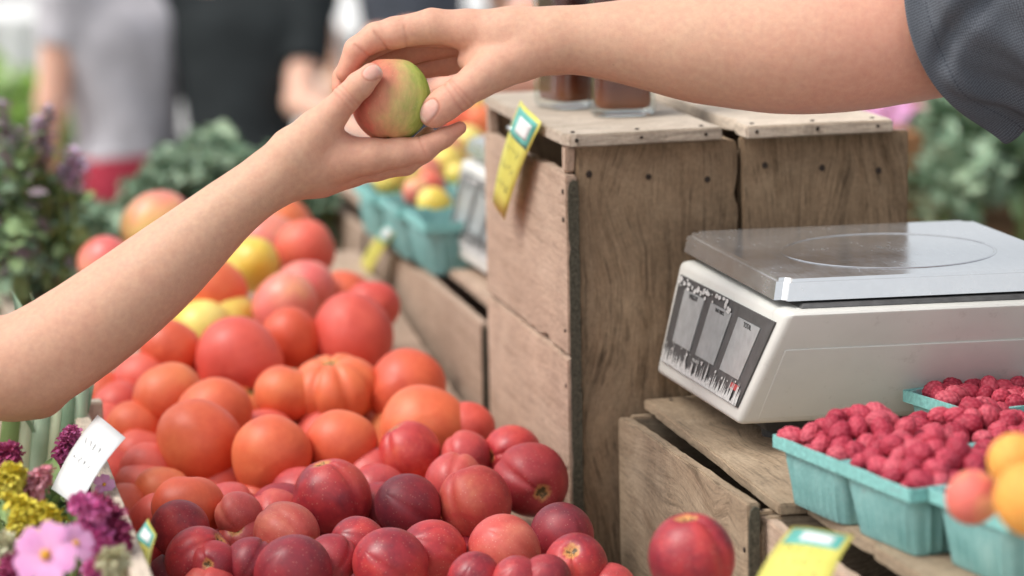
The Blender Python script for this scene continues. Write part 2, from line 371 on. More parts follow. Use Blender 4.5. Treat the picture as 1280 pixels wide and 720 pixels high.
# ------------------------------------------------------------------ weathered crate wood
def wood_mat(name, c_dark, c_mid, c_light, knots=True, rough=.82, stain=.5, soft=0.0):
    m, nt, b = newmat(name)
    v, rnd, o = objvec(nt, (1, 1, 1), 3.0)
    warp = noise(nt, v, 3.0, 2); wv = N(nt, 'ShaderNodeVectorMath', operation='SCALE'); L(nt, warp.outputs['Color'], wv.inputs[0]); wv.inputs['Scale'].default_value = .05
    va = N(nt, 'ShaderNodeVectorMath', operation='ADD'); L(nt, v, va.inputs[0]); L(nt, wv.outputs[0], va.inputs[1])
    base = va.outputs[0]
    kd = None
    if knots:
        kv = N(nt, 'ShaderNodeVectorMath', operation='MULTIPLY'); L(nt, base, kv.inputs[0]); kv.inputs[1].default_value = (4.2, 7.5, 1.0)
        k = N(nt, 'ShaderNodeTexVoronoi'); k.voronoi_dimensions = '2D'; k.inputs['Scale'].default_value = 1.0; L(nt, kv.outputs[0], k.inputs['Vector'])
        kd = k.outputs['Distance']
    st = N(nt, 'ShaderNodeVectorMath', operation='MULTIPLY'); L(nt, base, st.inputs[0]); st.inputs[1].default_value = (.07, 1, 1)
    sv = st.outputs[0]
    if kd is not None:     # grain lines bend around the knots
        dv = N(nt, 'ShaderNodeCombineXYZ'); L(nt, mth(nt, 'MULTIPLY', ramp(nt, kd, [(0, 1.0), (.38, .25), (1, 0.0)]), .035), dv.inputs[1])
        ad = N(nt, 'ShaderNodeVectorMath', operation='ADD'); L(nt, sv, ad.inputs[0]); L(nt, dv.outputs[0], ad.inputs[1]); sv = ad.outputs[0]
    g1 = noise(nt, sv, 55, 5, .65); g2 = noise(nt, sv, 260, 4, .7); g3 = noise(nt, sv, 900, 3, .6)
    bigs = noise(nt, v, 7, 4, .6); fine = noise(nt, v, 220, 4, .6)
    c = ramp(nt, g1.outputs[0], [(.28, c_dark), (.47, c_mid), (.62, c_mid), (.78, c_light)])
    ln = ramp(nt, g2.outputs[0], [(.32, .42+.4*soft), (.44, .94), (.6, 1.05)])
    c = mixc(nt, 1.0, c, ln, 'MULTIPLY')
    lg_ = N(nt, 'ShaderNodeVectorMath', operation='MULTIPLY'); L(nt, sv, lg_.inputs[0]); lg_.inputs[1].default_value = (.45, 1, 1)
    c = mixc(nt, 1.0, c, ramp(nt, noise(nt, lg_.outputs[0], 110, 3, .6).outputs[0], [(.33, .50+.4*soft), (.43, 1.0), (.58, 1.0), (.70, 1.14-.1*soft)]), 'MULTIPLY')
    c = mixc(nt, .5, c, ramp(nt, g3.outputs[0], [(.3, .3), (.7, .7)]), 'OVERLAY')
    c = mixc(nt, mth(nt, 'MULTIPLY', ramp(nt, bigs.outputs[0], [(.42, 0.0), (.68, 1.0)]), stain), c, [x*.42 for x in c_mid][:3] and tuple(x*.42 for x in c_mid))
    pale = noise(nt, v, 16, 5, .65)
    c = mixc(nt, mth(nt, 'MULTIPLY', ramp(nt, pale.outputs[0], [(.5, 0.0), (.72, 1.0)]), .42), c, tuple(min(1, x*1.12) for x in c_light))
    c = mixc(nt, .35, c, ramp(nt, fine.outputs[0], [(.3, .32), (.7, .68)]), 'OVERLAY')
    if kd is not None:
        km = ramp(nt, kd, [(.05, 1.0), (.085, .85), (.12, .0)])
        sel = N(nt, 'ShaderNodeSeparateColor'); L(nt, k.outputs['Color'], sel.inputs[0])
        km = mth(nt, 'MULTIPLY', km, mth(nt, 'GREATER_THAN', sel.outputs[0], .72)); rings = N(nt, 'ShaderNodeMath', operation='SINE'); L(nt, mth(nt, 'MULTIPLY', kd, 240.0), rings.inputs[0])
        kc = ramp(nt, rings.outputs[0], [(.2, (.035, .020, .012)), (.9, (.11, .055, .03))]); c = mixc(nt, mth(nt, 'MULTIPLY', km, .85), c, kc)
    hv = mixc(nt, 1.0, c, ramp(nt, rnd, [(0, .82), (1, 1.1)]), 'MULTIPLY')
    L(nt, hv, b.inputs['Base Color']); b.inputs['Roughness'].default_value = rough; b.inputs['Specular IOR Level'].default_value = .22
    p = bump(nt, g2.outputs[0], None, .55, .0016); p = bump(nt, g1.outputs[0], None, .4, .003, p); bump(nt, fine.outputs[0], b, .3, .0012, p)
    return m
WOOD = wood_mat('weathered_wood', (.18, .118, .066), (.35, .245, .152), (.47, .35, .228), stain=.42)
WOODP = wood_mat('pale_weathered_wood', (.42, .34, .26), (.58, .49, .39), (.69, .60, .50), knots=False, stain=.25, soft=.6)
WOODS = wood_mat('side_board_wood', (.38, .27, .195), (.49, .36, .27), (.57, .44, .34), knots=False, stain=.3, soft=1.0)
WOODL = wood_mat('scale_crate_wood', (.28, .20, .13), (.39, .295, .20), (.48, .385, .275), stain=.35, soft=.45)
DARK = simple('gap_shade_and_soil', (.02, .018, .014), .95, .3, 40, 0)  # shade inside the crates put into the colour; planter soil shares it
NAIL = simple('rusty_nail', (.045, .032, .025), .6, .4, 500, .3, .4, .4)
ENDG = simple('shaded_end_grain', (.085, .078, .055), .95, .5, 300, .6)  # board ends in shade: the shade is put into the colour
_hr = random.Random(3)
def board(name, parent, A, B, grain, mat, rough=.0012, rot=None, nails=None, bev=.0016):
    """box from corner A to corner B; 'grain' is the axis (0,1,2) its fibres run along. The mesh is laid with local X along the grain."""
    A = np.minimum(A, B), np.maximum(A, B); lo, hi = A; cen = (lo+hi)/2; s = hi-lo
    ax = [grain]+[i for i in range(3) if i != grain]
    if s[ax[1]] < s[ax[2]]: ax = [ax[0], ax[2], ax[1]]
    M = np.zeros((3, 3))
    for i, a in enumerate(ax): M[a, i] = 1
    if np.linalg.det(M) < 0: M[:, 2] *= -1
    d = [s[a] for a in ax]
    bm = bmesh.new(); bmesh.ops.create_cube(bm, size=1)
    bmesh.ops.scale(bm, vec=d, verts=bm.verts)
    def cut(axis, n):
        for i in range(1, n):
            x = -d[axis]/2+d[axis]*i/n; co = [0, 0, 0]; co[axis] = x; no = [0, 0, 0]; no[axis] = 1
            bmesh.ops.bisect_plane(bm, geom=bm.verts[:]+bm.edges[:]+bm.faces[:], plane_co=co, plane_no=no)
    es = [e for e in bm.edges]
    bmesh.ops.bevel(bm, geom=es, offset=min(bev, d[2]*.3), segments=2, affect='EDGES')
    cut(0, max(2, int(d[0]/.012))); cut(1, max(2, int(d[1]/.02)))
    r = _hr.random()*50
    from mathutils import noise as mn
    for v in bm.verts:
        p = v.co; e1 = abs(abs(p.y)-d[1]/2) < .003; e2 = abs(abs(p.x)-d[0]/2) < .003
        q = Vector((p.x*9+r, p.y*9, p.z*9)); nn = mn.noise_vector(q)*rough
        f = mn.noise_vector(Vector((p.x*70+r, p.y*70, p.z*20)))*rough*.8 if (e1 or e2) else Vector((0, 0, 0))
        ch = mn.noise(Vector((p.x*35+r, p.y*35+4, 1.5+r)))
        if e2 and e1 and ch > .1: f += Vector((-math.copysign(ch*.008, p.x), -math.copysign(ch*.004, p.y), 0))
        elif (e1 or e2) and ch > .35: f += Vector((-math.copysign((ch-.35)*.012, p.x) if e2 else 0, -math.copysign((ch-.35)*.012, p.y) if e1 else 0, 0))
        v.co += Vector((nn.x*.6+f.x, nn.y*.6+f.y, nn.z*.5))
    me = bmmesh(name, bm); 
    for p_ in me.polygons: p_.use_smooth = False
    o = link(name, me, mat, parent)
    R = Matrix(((M[0][0], M[0][1], M[0][2], cen[0]), (M[1][0], M[1][1], M[1][2], cen[1]), (M[2][0], M[2][1], M[2][2], cen[2]), (0, 0, 0, 1)))
    o.matrix_basis = (rot @ R) if rot is not None else R
    return o
_nm = [None]
def nail(parent, pos, nrm, r=.0026):
    if _nm[0] is None:
        bm = bmesh.new(); bmesh.ops.create_cone(bm, cap_ends=True, segments=10, radius1=1, radius2=.8, depth=.6)
        _nm[0] = bmmesh('nail', bm)
    o = link('nail', _nm[0], NAIL, parent); o.location = Vector(pos); o.rotation_euler = Vector(nrm).to_track_quat('Z', 'Y').to_euler(); o.scale = (r, r*_hr.uniform(.7, 1.2), .0018)
    return o
X1, Y1 = .723, 3.044
# tall crates standing on their ends
def tall_crate(label, x0, x1, lidx0, lidx1, left=True):
    t = empty('wooden_crate', (0, 0, 0), label=label, cat='crate', group='weathered wooden crates stacked behind the scale')
    fl = .012 if left else .0
    board('front_board', t, (x0+fl+.001, Y1, .79), (x1, Y1+.013, 1.3485), 2, WOOD)
    if left:
        board('side_board', t, (x0, Y1-.006, 1.1245), (x0+.0125, 3.455, 1.318), 1, WOODS, .0018)
        board('side_board', t, (x0-.001, Y1-.004, .79), (x0+.0125, 3.452, 1.1205), 1, WOODS, .0018)
        e = board('shaded_end_strip', t, (x0+.0015, Y1-.0085, .80), (x0+.0135, Y1-.0066, 1.314), 2, ENDG, .0006, bev=.0006)  # thin strip over the board end, its shade put into the colour
        board('corner_post', t, (x0+.002, Y1+.002, 1.3185), (x0+.0125, Y1+.020, 1.3482), 2, WOODS)
        board('corner_post', t, (x0+.002, 3.43, 1.3185), (x0+.013, 3.45, 1.3482), 2, WOODS)
    else:
        board('side_board', t, (x0, Y1+.0135, .79), (x0+.010, 3.45, 1.33), 1, WOOD)
    board('side_board', t, (x1-.012, Y1+.0135, .79), (x1-.0005, 3.45, 1.345), 1, WOOD)
    board('back_board', t, (x0+.0135, 3.438, .79), (x1-.0125, 3.450, 1.34), 2, WOOD)
    board('shelf_board', t, (x0+.014, Y1+.014, 1.10), (x1-.013, 3.437, 1.102), 1, WOOD)
    lid = board('lid_board', t, (lidx0, Y1-.012, 1.349), (lidx1, 3.46, 1.3625), 0, WOODP, .0018)
    for k in range(3):
        nail(t, (x0+(x1-x0)*(.14+.34*k), Y1-.0008, 1.318-.006*k), (0, -1, 0), .0034)
        nail(t, (lidx0+.012+(lidx1-lidx0-.03)*k/2, Y1+.006, 1.3632), (0, 0, 1))
        nail(t, (lidx0+.012+(lidx1-lidx0-.03)*k/2, Y1-.0128, 1.356), (0, -1, 0), .0022)
    if left:
        for z in (1.30, 1.27, 1.15, 1.09, 1.0): nail(t, (x0-.0012, Y1+.006, z), (-1, 0, 0), .0028)
    return t
tall_crate('tall weathered wooden crate with two glass jars on its pale lid', X1, .914, X1-.001, .893)
tall_crate('tall weathered wooden crate right of the jar crate with a round knot near its top', .9175, 1.106, .9195, 1.085, left=False)
# low crate carrying the scale
zl = 1.073
t = empty('wooden_crate', label='low wooden crate under the scale with a dark gap along its top', cat='crate', group='low wooden crates on the stall')
RZ = Matrix.Translation((.773, 3.03, 1.057)) @ Matrix.Rotation(rad(-2.1), 4, 'X') @ Matrix.Translation((-.773, -3.03, -1.057))
board('side_board', t, (.773, 2.553, .79), (.785, 3.030, 1.0585), 1, WOODL, .0016, rot=RZ)
board('shaded_end_strip', t, (.7735, 2.5485, .79), (.7838, 2.5518, 1.0735), 2, ENDG, .0006, bev=.0006)
board('front_board', t, (.7858, 2.556, .79), (1.17, 2.568, 1.0595), 0, WOODL)
board('back_board', t, (.7862, 3.018, .79), (1.17, 3.030, 1.058), 0, WOODL)
board('side_board', t, (1.16, 2.569, .79), (1.17, 3.017, 1.058), 1, WOODL)
board('inner_bottom', t, (.786, 2.570, .80), (1.159, 3.017, .81), 1, DARK)
for i, (xa, xb) in enumerate(((.8035, .925), (.929, 1.045), (1.049, 1.168))):
    board('lid_board', t, (xa, 2.553+.003*i, 1.0618), (xb, 3.034, zl-.0008*i), 1, WOODL, .0014)
nail(t, (.7722, 2.562, 1.03), (-1, 0, 0)); nail(t, (.7722, 2.562, .98), (-1, 0, 0)); nail(t, (.83, 3.02, zl+.0006), (0, 0, 1), .0022)
# front crate carrying the berry baskets, turned about ten degrees
D0 = PZ(942, 640, 1.058); D1 = PZ(1046, 714, 1.058)
ang = math.atan2(D1[0]-D0[0], -(D1[1]-D0[1]))
t = empty('wooden_crate', label='low front wooden crate under the raspberry baskets', cat='crate', group='low wooden crates on the stall')
RD = Matrix.Translation((D0[0], D0[1], 0)) @ Matrix.Rotation(ang, 4, 'Z')
board('side_board', t, (0, -.62, .79), (.013, -.013, 1.058), 1, WOODS, .0016, rot=RD)
board('back_board', t, (0, -.0125, .79), (.40, 0, 1.060), 0, WOODL, rot=RD)
board('front_board', t, (.0, -.633, .79), (.40, -.6205, 1.058), 0, WOODL, rot=RD)
board('side_board', t, (.388, -.62, .79), (.40, -.013, 1.058), 1, WOODL, rot=RD)
board('inner_bottom', t, (.0135, -.62, .80), (.387, -.013, .81), 1, DARK, rot=RD)
E0 = np.array(PZ(979, 632, zl)); 
for i in range(3):
    board('lid_board', t, (.040+.120*i, -.615, 1.0605), (.156+.120*i, -.010+.004*i, zl-.0005*i), 1, WOODL, .0012, rot=RD)
nail(t, (D0[0]+.006, D0[1]-.006, 1.0606), (0, 0, 1)); nail(t, (D0[0]-.0012, D0[1]-.01, 1.03), (-1, 0, 0)); nail(t, (D0[0]-.0005, D0[1]-.01, 1.0), (-1, 0, 0))
# low crates along the right of the fruit bin, further back
for k, (ya, yb, z, lab) in enumerate(((3.50, 3.915, 1.076, 'low wooden crate just behind the tall jar crate with a plank across it'), (3.93, 4.34, 1.066, 'low wooden crate under the teal basket at the back'),
                                       (4.36, 5.0, 1.064, 'furthest low wooden crate along the fruit bin'))):
    t = empty('wooden_crate', label=lab, cat='crate', group='low wooden crates on the stall')
    x0 = X1+(.004 if k == 1 else .0)
    board('side_board', t, (x0, ya, .79), (x0+.012, yb, z), 1, WOODS, .0018)
    board('shaded_end_strip', t, (x0+.001, ya-.004, .79), (x0+.0115, ya-.0008, z-.003), 2, ENDG, .0006, bev=.0006)
    board('front_board', t, (x0+.0125, ya, .79), (x0+.38, ya+.012, z-.002), 0, WOODS)
    board('back_board', t, (x0+.0125, yb-.012, .79), (x0+.38, yb, z-.003), 0, WOODS)
    board('side_board', t, (x0+.368, ya+.013, .79), (x0+.379, yb-.013, z-.002), 1, WOODS)
    for i in range(3): board('lid_board', t, (x0+.030+.118*i, ya+.002, z+.0005), (x0+.142+.118*i, yb-.002, z+.0115), 1, WOODS, .0014)
# fruit bins on the left
def bin_(label, xa, xb, ya, yb, z):
    t = empty('fruit_bin', label=label, cat='fruit bin', group='wooden fruit bins')
    board('side_board', t, (xa-.016, ya, .79), (xa, yb, z), 1, WOODP, .0015)
    board('side_board', t, (xb, ya, .79), (xb+.006, yb, z-.14), 1, WOODS)
    board('end_board', t, (xa+.0005, yb-.013, .79), (xb-.0005, yb, .90), 0, WOODP)
    board('end_board', t, (xa+.0005, ya, .79), (xb-.0005, ya+.013, .90), 0, WOODP)
    board('corner_post', t, (xa+.001, yb-.034, .80), (xa+.02, yb-.0145, z-.004), 2, WOODP)
    return t
bin_('pale wooden bin holding the tomatoes and nectarines', .217, .712, 2.25, 3.20, 1.085)
bin_('pale wooden bin further back under the mixed tomatoes', .19, .712, 3.215, 4.35, 1.05)
# the table everything stands on
t = empty('market_table', label='long wooden market table under all the crates and bins', cat='table')
for i in range(7): board('table_board', t, (-.95+.38*i, 1.85, .755), (-.573+.38*i, 5.3, .787), 1, WOOD)
for x in (-.85, .3, 1.55):
    for y in (1.95, 5.15): board('leg', t, (x, y, 0), (x+.07, y+.07, .754), 2, WOOD)
# ------------------------------------------------------------------ the electronic scale
PLAS, nt, b = newmat('grey_plastic'); v, r, o = objvec(nt)
n1 = noise(nt, v, 9, 5); n2 = noise(nt, v, 400, 3); n3 = noise(nt, v, 60, 5, .7)
c = ramp(nt, n1.outputs[0], [(.3, (.62, .62, .575)), (.7, (.72, .72, .67))])
c = mixc(nt, mth(nt, 'MULTIPLY', ramp(nt, n3.outputs[0], [(.60, 0.0), (.78, 1.0)]), .35), c, (.30, .28, .235))
L(nt, c, b.inputs['Base Color']); b.inputs['Roughness'].default_value = .5; bump(nt, n2.outputs[0], b, .15, .0004)
STEEL, nt, b = newmat('scratched_steel'); v, r, o = objvec(nt)
sc_ = N(nt, 'ShaderNodeVectorMath', operation='MULTIPLY'); L(nt, v, sc_.inputs[0]); sc_.inputs[1].default_value = (1, .12, 1)
n1 = noise(nt, sc_.outputs[0], 300, 4, .7); n2 = noise(nt, v, 22, 5, .65); n3 = noise(nt, v, 520, 2)
L(nt, ramp(nt, n2.outputs[0], [(.3, (.80, .80, .79)), (.7, (.90, .90, .885))]), b.inputs['Base Color']); b.inputs['Metallic'].default_value = .86
L(nt, mth(nt, 'ADD', ramp(nt, n1.outputs[0], [(.3, .13), (.8, .24)]), mth(nt, 'MULTIPLY', ramp(nt, n2.outputs[0], [(.35, 0.0), (.7, 1.0)]), .10)), b.inputs['Roughness'])
pass
BLACKP = simple('dark_display_plastic', (.085, .085, .085), .4, .2, 100, .05)
LCD = simple('grey_display_glass', (.36, .375, .375), .22, .12, 60, .03, .6)
PEEL = simple('peeling_white_film', (.58, .58, .56), .6, .25, 300, .3)
INK = simple('printed_ink', (.05, .05, .05), .6, .1, 50, 0)
REDL = simple('red_print', (.42, .06, .06), .5, .1, 50, 0)
def hexa(name, pts, bev=.004, mat=None, parent=None, seg=3, sub=0):
    bm = bmesh.new(); vs = [bm.verts.new(p) for p in pts]
    for f in ((0, 3, 2, 1), (4, 5, 6, 7), (0, 1, 5, 4), (1, 2, 6, 5), (2, 3, 7, 6), (3, 0, 4, 7)): bm.faces.new([vs[i] for i in f])
    bmesh.ops.recalc_face_normals(bm, faces=bm.faces)
    if bev: bmesh.ops.bevel(bm, geom=bm.edges[:], offset=bev, segments=seg, affect='EDGES', profile=.5)
    o = link(name, bmmesh(name, bm), mat, parent)
    for p in o.data.polygons: p.use_smooth = True
    try: o.data.set_sharp_from_angle(angle=rad(35))
    except Exception: pass
    return o
def textobj(txt, size, parent, mat, M, bold=0.0):
    cu = bpy.data.curves.new('lettering', 'FONT'); cu.body = txt; cu.size = size; cu.extrude = .00012; cu.offset = bold
    cu.align_x = 'CENTER'; cu.align_y = 'CENTER'; cu.materials.append(mat)
    tmp = bpy.data.objects.new('lettering_curve', cu); COL.objects.link(tmp); me = bpy.data.meshes.new_from_object(tmp); bpy.data.objects.remove(tmp); me.name = 'lettering'
    o = bpy.data.objects.new('lettering', me); COL.objects.link(o); o.parent = parent; o.matrix_basis = M; return o
def make_scale(label):
    B0 = PZ(921, 532, 1.102); B1 = PY(819, 452, 3.028); T0 = PZ(986, 392, 1.226); T1 = PY(873, 334, 3.012)
    pn = np.cross(B0-B1, T0-B1); T1 = np.array([B1[0]-(pn[1]*(T1[1]-B1[1])+pn[2]*(T0[2]-B1[2]))/pn[0], T1[1], T0[2]])
    zb, zt = 1.102, 1.226; W = .355; TN = math.tan(rad(5))
    xl, yb0 = B0[0], B0[1]; O = np.array([xl, yb0, 0.0]); q = lambda x, y, z: np.array([x, y, z])-O
    s = empty('kitchen_scale', (xl, yb0, 0), label=label, cat='scale', group='electronic market scales')
    CB = [B0[:2], B0[:2]+np.array([W, -W*TN]), B1[:2]+np.array([W, -W*TN]), B1[:2]]
    CT = [T0[:2], T0[:2]+np.array([W-.05, -(W-.05)*TN]), T1[:2]+np.array([W-.05, -(W-.05)*TN]), T1[:2]]
    zm = 1.186; tf = (zm-zb)/(zt-zb)
    def sect(z, inset=0.0):
        f = (z-zb)/(zt-zb); c = [CB[i]*(1-f)+CT[i]*f for i in range(4)]; m = sum(c)/4
        return [p+(m-p)/np.abs(m-p)*inset for p in c]
    def slab(name, za, zb_, bev=.005, inset=0.0, inset2=0.0, mat=None, par=None, zz=None):
        a, c = sect(za, inset), sect(zb_, inset2); z0, z1 = zz or (za, zb_)
        return hexa(name, [q(p[0], p[1], z0) for p in a]+[q(p[0], p[1], z1) for p in c], bev, mat or PLAS, par or s)
    slab('body', zb, zt, .007)
    # raised lower shell on the front face only, ending at the waist line
    a = sect(zb+.005); c = sect(zm); n2_ = np.array([0, -.0026])
    pts = [a[0]+n2_+[.018, 0], a[1]+n2_+[-.006, 0], a[1]+[-.006, .02], a[0]+[.018, .02], c[0]+n2_+[.013, 0], c[1]+n2_+[-.006, 0], c[1]+[-.006, .02], c[0]+[.013, .02]]
    hexa('lower_shell', [q(p[0], p[1], zb+.006 if i < 4 else zm) for i, p in enumerate(pts)], .0016, PLAS, s)
    for (fx, fy) in ((.06, .07), (W-.02, .07), (.06, .22), (W-.02, .22)):
        bm = bmesh.new(); bmesh.ops.create_cone(bm, cap_ends=True, segments=20, radius1=.012, radius2=.016, depth=zb-zl-.002)
        link('foot', bmmesh('foot', bm, False), BLACKP, s, loc=(fx, fy, (zb+zl)/2-.001))
    slab('shadow_block', zb, zb, .002, .045, .035, BLACKP, s, (zl+.010, zb-.0005))  # added dark block standing in for the shadow under the scale
    # neck between the body and the plate
    slab('plate_support', zt, zt, .001, .018, .022, BLACKP, s, (zt+.0004, zt+.0045))
    # weighing plate
    ztp = 1.2535; F0 = PZ(975, 350, ztp); G0 = PY(857, 294, 3.030); PW = .312; e_ = np.array([PW, -PW*TN])
    cor = [F0[:2], F0[:2]+e_, G0[:2]+e_, G0[:2]]
    bm = bmesh.new(); th = .0205
    vs = [bm.verts.new(q(x, y, z)) for z, g in ((ztp-th, .0045), (ztp, 0)) for (x, y) in (cor[0]+[-g, -g], cor[1]+[g, -g], cor[2]+[g, g*.1], cor[3]+[-g, g*.1])]
    fs = [(0, 3, 2, 1), (4, 5, 6, 7), (0, 1, 5, 4), (1, 2, 6, 5), (2, 3, 7, 6), (3, 0, 4, 7)]
    for f in fs: bm.faces.new([vs[i] for i in f])
    bmesh.ops.bevel(bm, geom=[e for e in bm.edges if abs(e.verts[0].co.z-e.verts[1].co.z) > .01], offset=.010, segments=5, affect='EDGES')
    top = [f for f in bm.faces if f.normal.z > .9 or all(abs(v.co.z-ztp) < 1e-5 for v in f.verts)]
    te = [e for e in bm.edges if all(abs(v.co.z-ztp) < 1e-5 for v in e.verts)]
    bmesh.ops.bevel(bm, geom=te, offset=.0032, segments=4, affect='EDGES')
    pl = link('weighing_plate', bmmesh('weighing_plate', bm), STEEL, s)
    for p in pl.data.polygons: p.use_smooth = True
    pl.data.set_sharp_from_angle(angle=rad(40))
    cx, cy = PZ(1110, 313, ztp)[:2]
    bm = bmesh.new(); n = 96; R0 = .1075
    prof = [(-.0016, 0.0002), (-.0006, .0009), (.0006, .0009), (.0016, .0002)]
    rings = [[bm.verts.new(q(cx+(R0+dr)*math.cos(2*math.pi*i/n), cy+(R0+dr)*math.sin(2*math.pi*i/n), ztp+dz)) for i in range(n)] for dr, dz in prof]
    for a_, b_ in zip(rings[:-1], rings[1:]):
        for i in range(n): bm.faces.new((a_[i], b_[i], b_[(i+1) % n], a_[(i+1) % n]))
    link('pressed_ring', bmmesh('pressed_ring', bm, True), STEEL, pl)
    # display on the sloping left face: local frame u (towards the camera along the face), v (up the slope)
    bl = np.array([*CB[3], zb]); br = np.array([*CB[0], zb]); tl = np.array([*CT[3], zt]); tr = np.array([*CT[0], zt])
    def face(u, v): return (bl*(1-u)*(1-v)+br*u*(1-v)+tl*(1-u)*v+tr*u*v)
    nrm = np.cross(br-bl, tl-bl); nrm /= np.linalg.norm(nrm)
    if nrm[0] > 0: nrm = -nrm
    def panel(name, u0, u1, v0, v1, off, mat, par, th=.0008):
        pts = [face(u0, v0), face(u1, v0), face(u1, v1), face(u0, v1)]
        return hexa(name, [p+nrm*(off-th)-O for p in pts]+[p+nrm*off-O for p in pts], .0, mat, par)
    dp = panel('display_panel', .055, .945, .135, .895, .0022, BLACKP, s, .002)
    ux = face(1, .5)-face(0, .5); ux /= np.linalg.norm(ux); vy = np.cross(nrm, ux); vy /= np.linalg.norm(vy)
    if vy[2] < 0: vy = -vy
    def TM(u, v, off):
        p = face(u, v)+nrm*off-O
        return Matrix(((ux[0], vy[0], nrm[0], p[0]), (ux[1], vy[1], nrm[1], p[1]), (ux[2], vy[2], nrm[2], p[2]), (0, 0, 0, 1)))
    for k, (u0, txt) in enumerate(((.135, 'WEIGHT'), (.40, 'UNIT PRICE'), (.665, 'TOTAL'))):
        wd = panel('display_window', u0, u0+.20, .34+.0*k, .80, .0030, LCD, dp)
        textobj(txt, .0072 if len(txt) < 8 else .0052, wd, INK, TM(u0+.10, .765, .0033), .0001)
    rp = random.Random(5)
    # torn protective film: jagged spikes along the bottom, flakes at the top
    vs, fs = [], []
    u = .06
    while u < .93:
        du = rp.uniform(.010, .022); h = rp.uniform(.02, .15) if rp.random() < .75 else rp.uniform(.1, .22)
        base = [face(u, .142), face(min(u+du*1.3, .94), .142), face(u+du*rp.uniform(.2, .8), .142+h)]
        i = len(vs); vs += [p+nrm*(.0032+.0006*rp.random())-O for p in base]; fs.append((i, i+1, i+2)); u += du*.62
    link('peeling_film', pymesh('peeling_film', vs, fs), PEEL, dp); vs, fs = [], []
    for k in range(34):
        uu, vv = rp.uniform(.07, .6), rp.uniform(.80, .885); r_ = rp.uniform(.006, .022)
        i = len(vs); pts = [face(min(.94, max(.06, uu+r_*math.cos(a)*rp.uniform(.4, 1.3))), min(.893, vv+r_*1.5*math.sin(a)*rp.uniform(.4, 1.3))) for a in (0, 1.2, 2.5, 3.8, 5)]
        vs += [p+nrm*.0035-O for p in pts]; fs.append(tuple(range(i, i+5)))
    for k in range(40):
        uu, vv = rp.uniform(.07, .9), rp.uniform(.15, .33); r_ = rp.uniform(.003, .012)
        i = len(vs); pts = [face(min(.94, max(.06, uu+r_*math.cos(a)*rp.uniform(.4, 1.3))), max(.14, vv+r_*1.5*math.sin(a)*rp.uniform(.4, 1.3))) for a in (0, 1.2, 2.5, 3.8, 5)]
        vs += [p+nrm*.0036-O for p in pts]; fs.append(tuple(range(i, i+5)))
    link('peeling_film', pymesh('peeling_film', vs, fs), PEEL, dp)
    textobj('MAX 30 lb', .0048, dp, PEEL, TM(.42, .29, .0026)); panel('red_mark', .82, .90, .25, .30, .0034, REDL, dp)
    return s
scale = make_scale('grey electronic scale with a steel plate and a peeling three window display')
def copy_tree(o, parent=None):
    c = o.copy(); COL.objects.link(c); c.parent = parent
    for ch in [x for x in bpy.data.objects if x.parent == o]: copy_tree(ch, c)
    return c
s2 = copy_tree(scale); s2['label'] = 'blurred pale scale half hidden behind the tall jar crate'
tgt = PZ(556, 300, 1.102); base = PZ(819, 449, 1.102)
s2.location = scale.location + Vector((tgt[0]-base[0]+.004, tgt[1]-base[1], 0))
# ------------------------------------------------------------------ jars
GLASS = bpy.data.materials.new('jar_glass'); GLASS.use_nodes = True; nt = GLASS.node_tree; nt.nodes.clear()
out = N(nt, 'ShaderNodeOutputMaterial'); tr_ = N(nt, 'ShaderNodeBsdfTransparent'); tr_.inputs[0].default_value = (.93, .96, .95, 1); gl = N(nt, 'ShaderNodeBsdfGlossy'); gl.inputs['Roughness'].default_value = .04
mx = N(nt, 'ShaderNodeMixShader'); lwt = N(nt, 'ShaderNodeLayerWeight'); lwt.inputs[0].default_value = .45
L(nt, mth(nt, 'MAXIMUM', ramp(nt, lwt.outputs['Facing'], [(.1, .05), (.6, .22), (.95, .85)]), .03), mx.inputs[0]); L(nt, tr_.outputs[0], mx.inputs[1]); L(nt, gl.outputs[0], mx.inputs[2]); L(nt, mx.outputs[0], out.inputs[0])
JAM, nt, b = newmat('jar_honey'); tc = N(nt, 'ShaderNodeTexCoord'); n1 = noise(nt, tc.outputs['Object'], 30, 4)
sx = N(nt, 'ShaderNodeSeparateXYZ'); L(nt, tc.outputs['Object'], sx.inputs[0])
c = ramp(nt, mth(nt, 'MULTIPLY', sx.outputs[2], 6.0), [(.02, (.26, .085, .035)), (.2, (.14, .04, .022)), (.7, (.075, .024, .022))]); c = mixc(nt, .3, c, n1.outputs[0], 'OVERLAY')
L(nt, c, b.inputs['Base Color']); b.inputs['Roughness'].default_value = .25; b.inputs['Subsurface Weight'].default_value = .2; b.inputs['Subsurface Scale'].default_value = .02
LIDM = simple('jar_lid', (.35, .36, .36), .35, .1, 60, .05, .5, .8)
def loft(rings, n, close=True):
    vs, fs = [], []
    for r in rings: vs += list(r)
    for k in range(len(rings)-1):
        for i in range(n): fs.append((k*n+i, k*n+(i+1) % n, (k+1)*n+(i+1) % n, (k+1)*n+i))
    if close: fs.append(tuple(range(n))[::-1]); fs.append(tuple(range((len(rings)-1)*n, len(rings)*n)))
    return vs, fs
def sq(r, z, n=48, p=4.5, k=1.0):
    out = []
    for i in range(n):
        a = 2*math.pi*i/n; ca, sa = math.cos(a), math.sin(a); rr = r/((abs(ca)**p+abs(sa)**p)**(1/p)); rr = rr*(1-k)+rr*k
        out.append((rr*ca, rr*sa, z))
    return out
